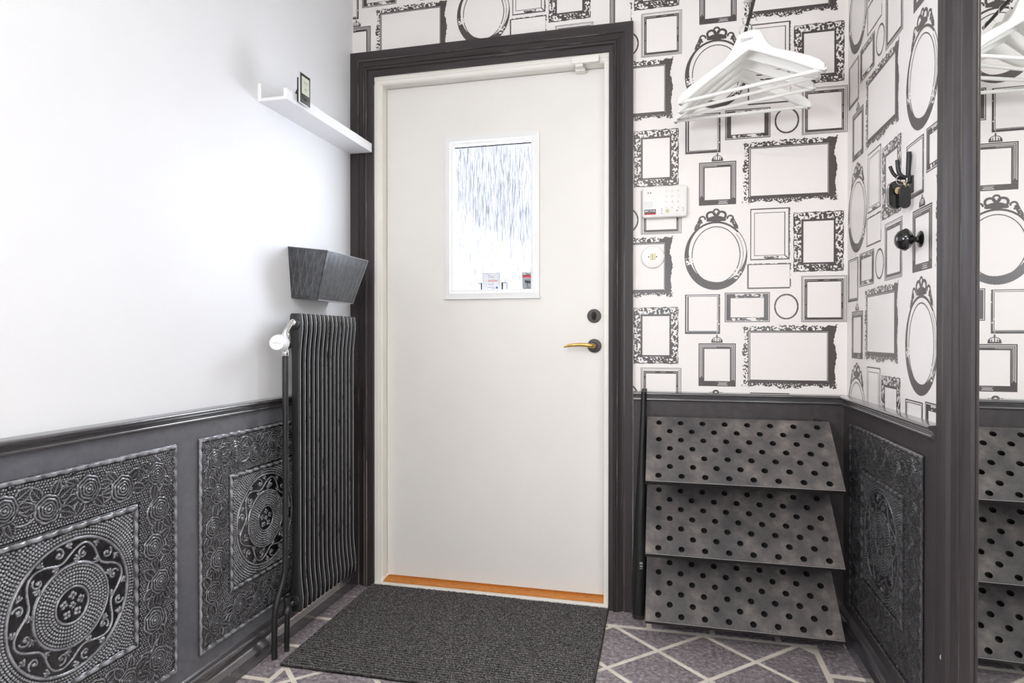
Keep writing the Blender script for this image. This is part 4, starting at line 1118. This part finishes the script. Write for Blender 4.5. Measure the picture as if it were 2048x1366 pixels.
for i in range(8):
    for j in range(6): b.box(1.186+i*0.0038-0.0009, 1.186+i*0.0038+0.0009, KY-0.0003, KY+0.0004, 1.4945+j*0.0038-0.0009, 1.4945+j*0.0038+0.0009)
b.build('speaker_grille', 'text_pale', kp)
MB().lathe([(0.0072, 0), (0.0072, 0.0006), (0, 0.0006)], (1.203, KY, 1.543), (0, -1, 0), 20).build('siren_disc', 'plastic_white', kp)
b = MB(); b.prism([(1.1965, 1.5435)]+[(1.203+0.0066*math.cos(math.radians(a)), 1.5435+0.0062*math.sin(math.radians(a))) for a in (165, 140, 115)]+[(1.2005, 1.5440)], 'y', KY-0.0010, KY-0.0005)
b.prism([(1.2055, 1.5440)]+[(1.203+0.0066*math.cos(math.radians(a)), 1.5435+0.0062*math.sin(math.radians(a))) for a in (65, 40, 15)]+[(1.2095, 1.5435)], 'y', KY-0.0010, KY-0.0005)
b.build('siren_mark', 'sticker_dark', kp)
lb = MB().box(1.185, 1.226, KY-0.0006, KY+0.0004, 1.472, 1.4855).build('logo_band', 'black_label', kp)
MB().box(1.185, 1.226, KY-0.0006, KY+0.0004, 1.4665, 1.472).build('logo_band', 'red_label', kp)
o = link('lettering', text_mesh('SECTOR', 0.0102, 'label_text_white', 0.0002), lb, Vector((1.2055, KY-0.0008, 1.4790))-root_loc(lb), BF)

sw = thing('light_switch', 'round white light switch with two cream rockers below the keypad', 'light switch', (1.2145, 0, 1.315))
MB().lathe([(0.0425, 0.0008), (0.0425, 0.004), (0.041, 0.006), (0.036, 0.0075), (0, 0.0078)], (1.2145, 0, 1.315), (0, -1, 0), 48).build('cover_plate', 'plastic_white', sw, smooth=40)
for x_ in (1.2095, 1.2195): MB().box(x_-0.0042, x_+0.0042, -0.0125, -0.007, 1.3045, 1.3265, 0.001).build('rocker', 'switch_cream', sw)
for x_ in (1.200, 1.229): MB().lathe([(0.0023, 0), (0.0023, 0.0008), (0, 0.0010)], (x_, -0.0076, 1.315), (0, -1, 0), 12).build('screw', 'dark_bronze', sw)

# ================================================================== COAT RAIL AND HANGERS
RZ, RXX = 1.9925, 1.507
cr = thing('coat_rail', 'thin black coat rail running out from the wallpapered wall at top', 'coat rail', (RXX, -0.45, RZ))
MB().tube([(RXX, -0.085, RZ), (RXX, -0.88, RZ)], 0.0052, 12).build('rod', 'black_matte', cr, smooth=50)
for y_ in (-0.43, -0.82):
    MB().box(RXX-0.024, RXX+0.006, y_-0.012, y_+0.012, RZ+0.008, RZ+0.034, 0.003).build('bracket', 'frame_white', cr, smooth=40)
    MB().tube([(RXX, y_, RZ+0.03), (RXX, y_, CEIL)], 0.005, 10).build('drop_rod', 'black_matte', cr, smooth=50)
    MB().lathe([(0.0045, 0), (0.0045, 0.003), (0, 0.003)], (RXX-0.0245, y_, RZ+0.019), (-1, 0, 0), 10).build('screw', 'black_plastic', cr)
def hanger_parts():
    hw = 0.215
    up = [(0.0, .1715), (.018, .1712), (.028, .168), (.036, .158), (.045, .138), (.056, .118), (.070, .103), (.090, .091), (.112, .080), (.145, .062), (.178, .043), (.200, .027), (.2135, .011), (.2170, -.002), (.2140, -.0095), (.207, -.009)]
    lo = [(.192, -.002), (.150, .0275), (.110, .052), (.060, .0815), (.020, .1045), (.0, .1140)]
    half = up+lo
    def pt(x_, z_):
        t_ = 0.0060+0.0050*(abs(x_)/hw)**2
        sweep = -0.016*(abs(x_)/hw)**2                # shoulders sweep forward
        return t_, sweep
    b = MB(); n_up, n_lo = len(up), len(lo)
    # right half then mirrored half, built as strips between upper and lower edges
    U = [(-x_, z_) for x_, z_ in up[::-1][:-1]]+up; 
    us = np.array(up); ls = np.array(lo)
    def lower_at(x_): return float(np.interp(abs(x_), ls[::-1, 0], ls[::-1, 1]))
    top_x = [p for p in up if p[0] <= 0.2135]
    cols = [(-x_, z_) for x_, z_ in top_x[::-1][:-1]]+top_x
    secs = []
    for x_, z_ in cols:
        zl = lower_at(x_) if abs(x_) < 0.192 else -0.002-0.0075*(abs(x_)-0.192)/0.0215
        t_, s_ = pt(x_, z_); bv = min(0.0025, (z_-zl)*0.3)
        secs.append([(x_, s_-t_+bv, zl), (x_, s_-t_, zl+bv), (x_, s_-t_, z_-bv), (x_, s_-t_+bv, z_), (x_, s_+t_-bv, z_), (x_, s_+t_, z_-bv), (x_, s_+t_, zl+bv), (x_, s_+t_-bv, zl)])
    # rounded tips
    e = 0.2175
    def tip(sg): 
        t_, s_ = pt(e, 0); return [(sg*e, s_-t_*0.5, -0.006), (sg*e, s_-t_*0.6, -0.004), (sg*e, s_-t_*0.6, 0.001), (sg*e, s_-t_*0.5, 0.003), (sg*e, s_+t_*0.5, 0.003), (sg*e, s_+t_*0.6, 0.001), (sg*e, s_+t_*0.6, -0.004), (sg*e, s_+t_*0.5, -0.006)]
    b.sweep([tip(-1)]+secs+[tip(1)])
    body = b.mesh('body', 'hanger_white', smooth=40)
    bar = MB().tube([(-0.205, -0.0145, -0.001), (0.205, -0.0145, -0.001)], 0.0056, 12).mesh('trouser_bar', 'hanger_white', smooth=50)
    r, cz = 0.0195, 0.2055
    pts = [(0, 0, .166), (0, 0, .180)]+[(r*math.cos(math.radians(a)), 0, cz+r*math.sin(math.radians(a))) for a in range(-95, -400, -15)]
    pts = [(0, 0, .166), (0.0, 0, .178)]+[(-0.004, 0, .184)]+[(r*math.cos(math.radians(a)), 0, cz+r*math.sin(math.radians(a))) for a in range(-120, -375, -14)]+[(r+0.002, 0, cz-0.010)]
    hook = MB().tube(pts, 0.0016, 8).mesh('hook', 'chrome', smooth=50)
    return body, bar, hook
hb, hbar, hhook = hanger_parts()
for i, (y_, ph, ro_, dz, lab) in enumerate(((-0.361, 0.417, -0.004, 0, 'frontmost white wooden coat hanger, lettered at its neck'), (-0.295, 0.450, 0.010, 0, 'white wooden coat hanger second from the front on the rail'),
                                     (-0.221, 0.400, 0.004, 0, 'white wooden coat hanger second from the wallpapered wall'), (-0.125, 0.060, 0.012, 0, 'rearmost white wooden coat hanger, nearest the wallpapered wall'))):
    hg = thing('coat_hanger', lab, 'coat hanger', (RXX-0.002, y_, RZ-0.2210+dz), (0, -ro_, -ph), 'white hangers on the coat rail')
    link('body', hb, hg); link('trouser_bar', hbar, hg); link('hook', hhook, hg)
    if i == 0: link('lettering', text_mesh('Gäster', 0.0135, 'text_grey'), hg, (-0.006, -0.0064, 0.146), (PI/2, 0, 0))

# ================================================================== RIGHT WALL: KNOB, KEY HOOK, MIRROR
kn = thing('knob_hook', 'glossy black round knob on the right wall below the keys', 'knob', (W, -0.6445, 1.259))
MB().lathe([(0.0, 0), (0.0200, 0), (0.0205, 0.002), (0.0175, 0.0045), (0.010, 0.006), (0.0070, 0.010), (0.0070, 0.014), (0.0095, 0.0155), (0.0095, 0.0185), (0.0075, 0.020)], (W, -0.6445, 1.259), (-1, 0, 0), 28).build('stem', 'black_gloss', kn, smooth=45)
MB().lathe([(0.0075, 0.019), (0.015, 0.021), (0.0225, 0.026), (0.0258, 0.032), (0.0275, 0.033), (0.0275, 0.036), (0.0258, 0.037), (0.0245, 0.043), (0.0205, 0.050), (0.0130, 0.0555), (0.005, 0.058), (0, 0.058)], (W, -0.6445, 1.259), (-1, 0, 0), 32).build('ball', 'black_gloss', kn, smooth=45)

KHY = -0.585
kh = thing('key_hook', 'black double-pronged wall hook on the right wall holding keys', 'hook', (W, KHY, 1.42))
MB().box(W-0.004, W, KHY-0.013, KHY+0.013, 1.385, 1.428, 0.0015).build('plate', 'black_matte', kh)
MB().box(W-0.014, W-0.0035, KHY-0.007, KHY+0.007, 1.410, 1.432, 0.002).build('stem', 'black_matte', kh)
MB().tube([(W-0.009, KHY, 1.424), (W-0.0085, KHY-0.001, 1.45), (W-0.0080, KHY-0.003, 1.476), (W-0.0085, KHY-0.004, 1.489)], [0.0052, 0.0058, 0.0062, 0.0055], 10).build('prong', 'black_matte', kh, smooth=50)
MB().tube(smooth_path([(W-0.010, KHY-0.002, 1.422), (W-0.026, KHY-0.004, 1.428), (W-0.033, KHY-0.004, 1.442), (W-0.035, KHY-0.004, 1.470)]), 0.0050, 10).build('prong', 'black_matte', kh, smooth=50)
MB().tube(smooth_path([(W-0.012, KHY+0.002, 1.424), (W-0.030, KHY+0.006, 1.426), (W-0.042, KHY+0.008, 1.440), (W-0.048, KHY+0.008, 1.458)]), 0.0042, 10).build('prong', 'black_matte', kh, smooth=50)
ks = thing('key_bunch', 'bunch of keys with black fobs hanging from the black wall hook', 'keys', (W-0.022, KHY, 1.40))
KX = W-0.022
def circ(cx, cy, cz, r, n=20, ax='x'): return [(cx, cy+r*math.cos(2*PI*i/n), cz+r*math.sin(2*PI*i/n)) for i in range(n+1)]
b = MB(); b.tube([(KX-0.004+0.0125*math.cos(2*PI*i/20), KHY-0.006, 1.418+0.0125*math.sin(2*PI*i/20)) for i in range(21)], 0.0013, 6); b.build('split_ring', 'chrome', ks, smooth=50)
def fob(name, cx, cy, cz, w, h, th, mat):
    pts = [(cx+w*math.cos(a), cz+h/2-w+w*math.sin(a)) for a in [PI*i/8 for i in range(9)]]+[(cx+w*math.cos(a), cz-h/2+w+w*math.sin(a)) for a in [PI+PI*i/8 for i in range(9)]]
    return MB().prism(pts, 'y', cy-th/2, cy+th/2).build(name, mat, ks)
fob('tag_fob', W-0.021, KHY-0.016, 1.373, 0.0125, 0.058, 0.004, 'black_matte')
fob('remote_fob', W-0.036, KHY+0.001, 1.383, 0.0175, 0.070, 0.008, 'black_gloss')
fob('fob_rim', W-0.0385, KHY+0.0065, 1.382, 0.0185, 0.072, 0.003, 'chrome')
MB().prism([(W-0.049, 1.413), (W-0.012, 1.413), (W-0.018, 1.394), (W-0.046, 1.398)], 'y', KHY-0.006, KHY-0.004).build('key_bow', 'black_plastic', ks)
fob('key_bow', W-0.034, KHY-0.009, 1.391, 0.0085, 0.018, 0.002, 'gold_key')
MB().box(W-0.033, W-0.029, KHY-0.0085, KHY-0.0065, 1.352, 1.384).build('key_blade', 'chrome', ks)
b = MB(); b.tube(smooth_path([(W-0.024, KHY-0.010, 1.414), (W-0.021, KHY-0.014, 1.406), (W-0.020, KHY-0.017, 1.398)]), 0.0022, 6); b.tube([(W-0.021+0.0045*math.cos(2*PI*i/12), KHY-0.0165, 1.396+0.0045*math.sin(2*PI*i/12)) for i in range(13)], 0.0011, 6)
b.build('chain_link', 'gold_key', ks, smooth=50)

mr = thing('wall_mirror', 'tall closet mirror on the right reflecting hangers and shoe rack', 'mirror', (W+0.002, -1.6, 0.0))
# the mirrored closet door stands a touch ajar
mr.location = (1.8480, -0.9790, 0.0); mr.rotation_euler = (0, 0, -0.0240)
MB().box(0.0, 0.022, -1.30, 0.0, 0.03, 2.35).build('mirror_glass', 'mirror', mr, local=True)
MB().box(-0.0012, 0.0, -0.0035, 0.0, 0.03, 2.35).build('edge_trim', 'dark_bronze', mr, local=True)

# ================================================================== CEILING LAMP (behind the camera)
cl = thing('ceiling_lamp', 'round white ceiling lamp behind the camera', 'lamp', (1.00, -3.05, CEIL))
MB().lathe([(0.0, 0), (0.10, 0), (0.10, 0.02), (0, 0.02)], (1.00, -3.05, CEIL), (0, 0, -1), 32).build('ceiling_plate', 'frame_white', cl, smooth=40)
MB().lathe([(0.095, 0.021), (0.15, 0.04), (0.165, 0.07), (0.15, 0.10), (0.10, 0.125), (0.04, 0.135), (0, 0.136)], (1.00, -3.05, CEIL), (0, 0, -1), 32).build('glass_shade', 'lamp_globe', cl, smooth=60)
ld = bpy.data.lights.new('ceiling_lamp_bulb', 'AREA'); ld.shape = 'DISK'; ld.size = 0.34; ld.energy = 27; ld.color = (1.0, 0.93, 0.84)
lo_ = bpy.data.objects.new('ceiling_lamp_bulb', ld); COL.objects.link(lo_); lo_.parent = cl; lo_.location = (0, 0, -0.145)
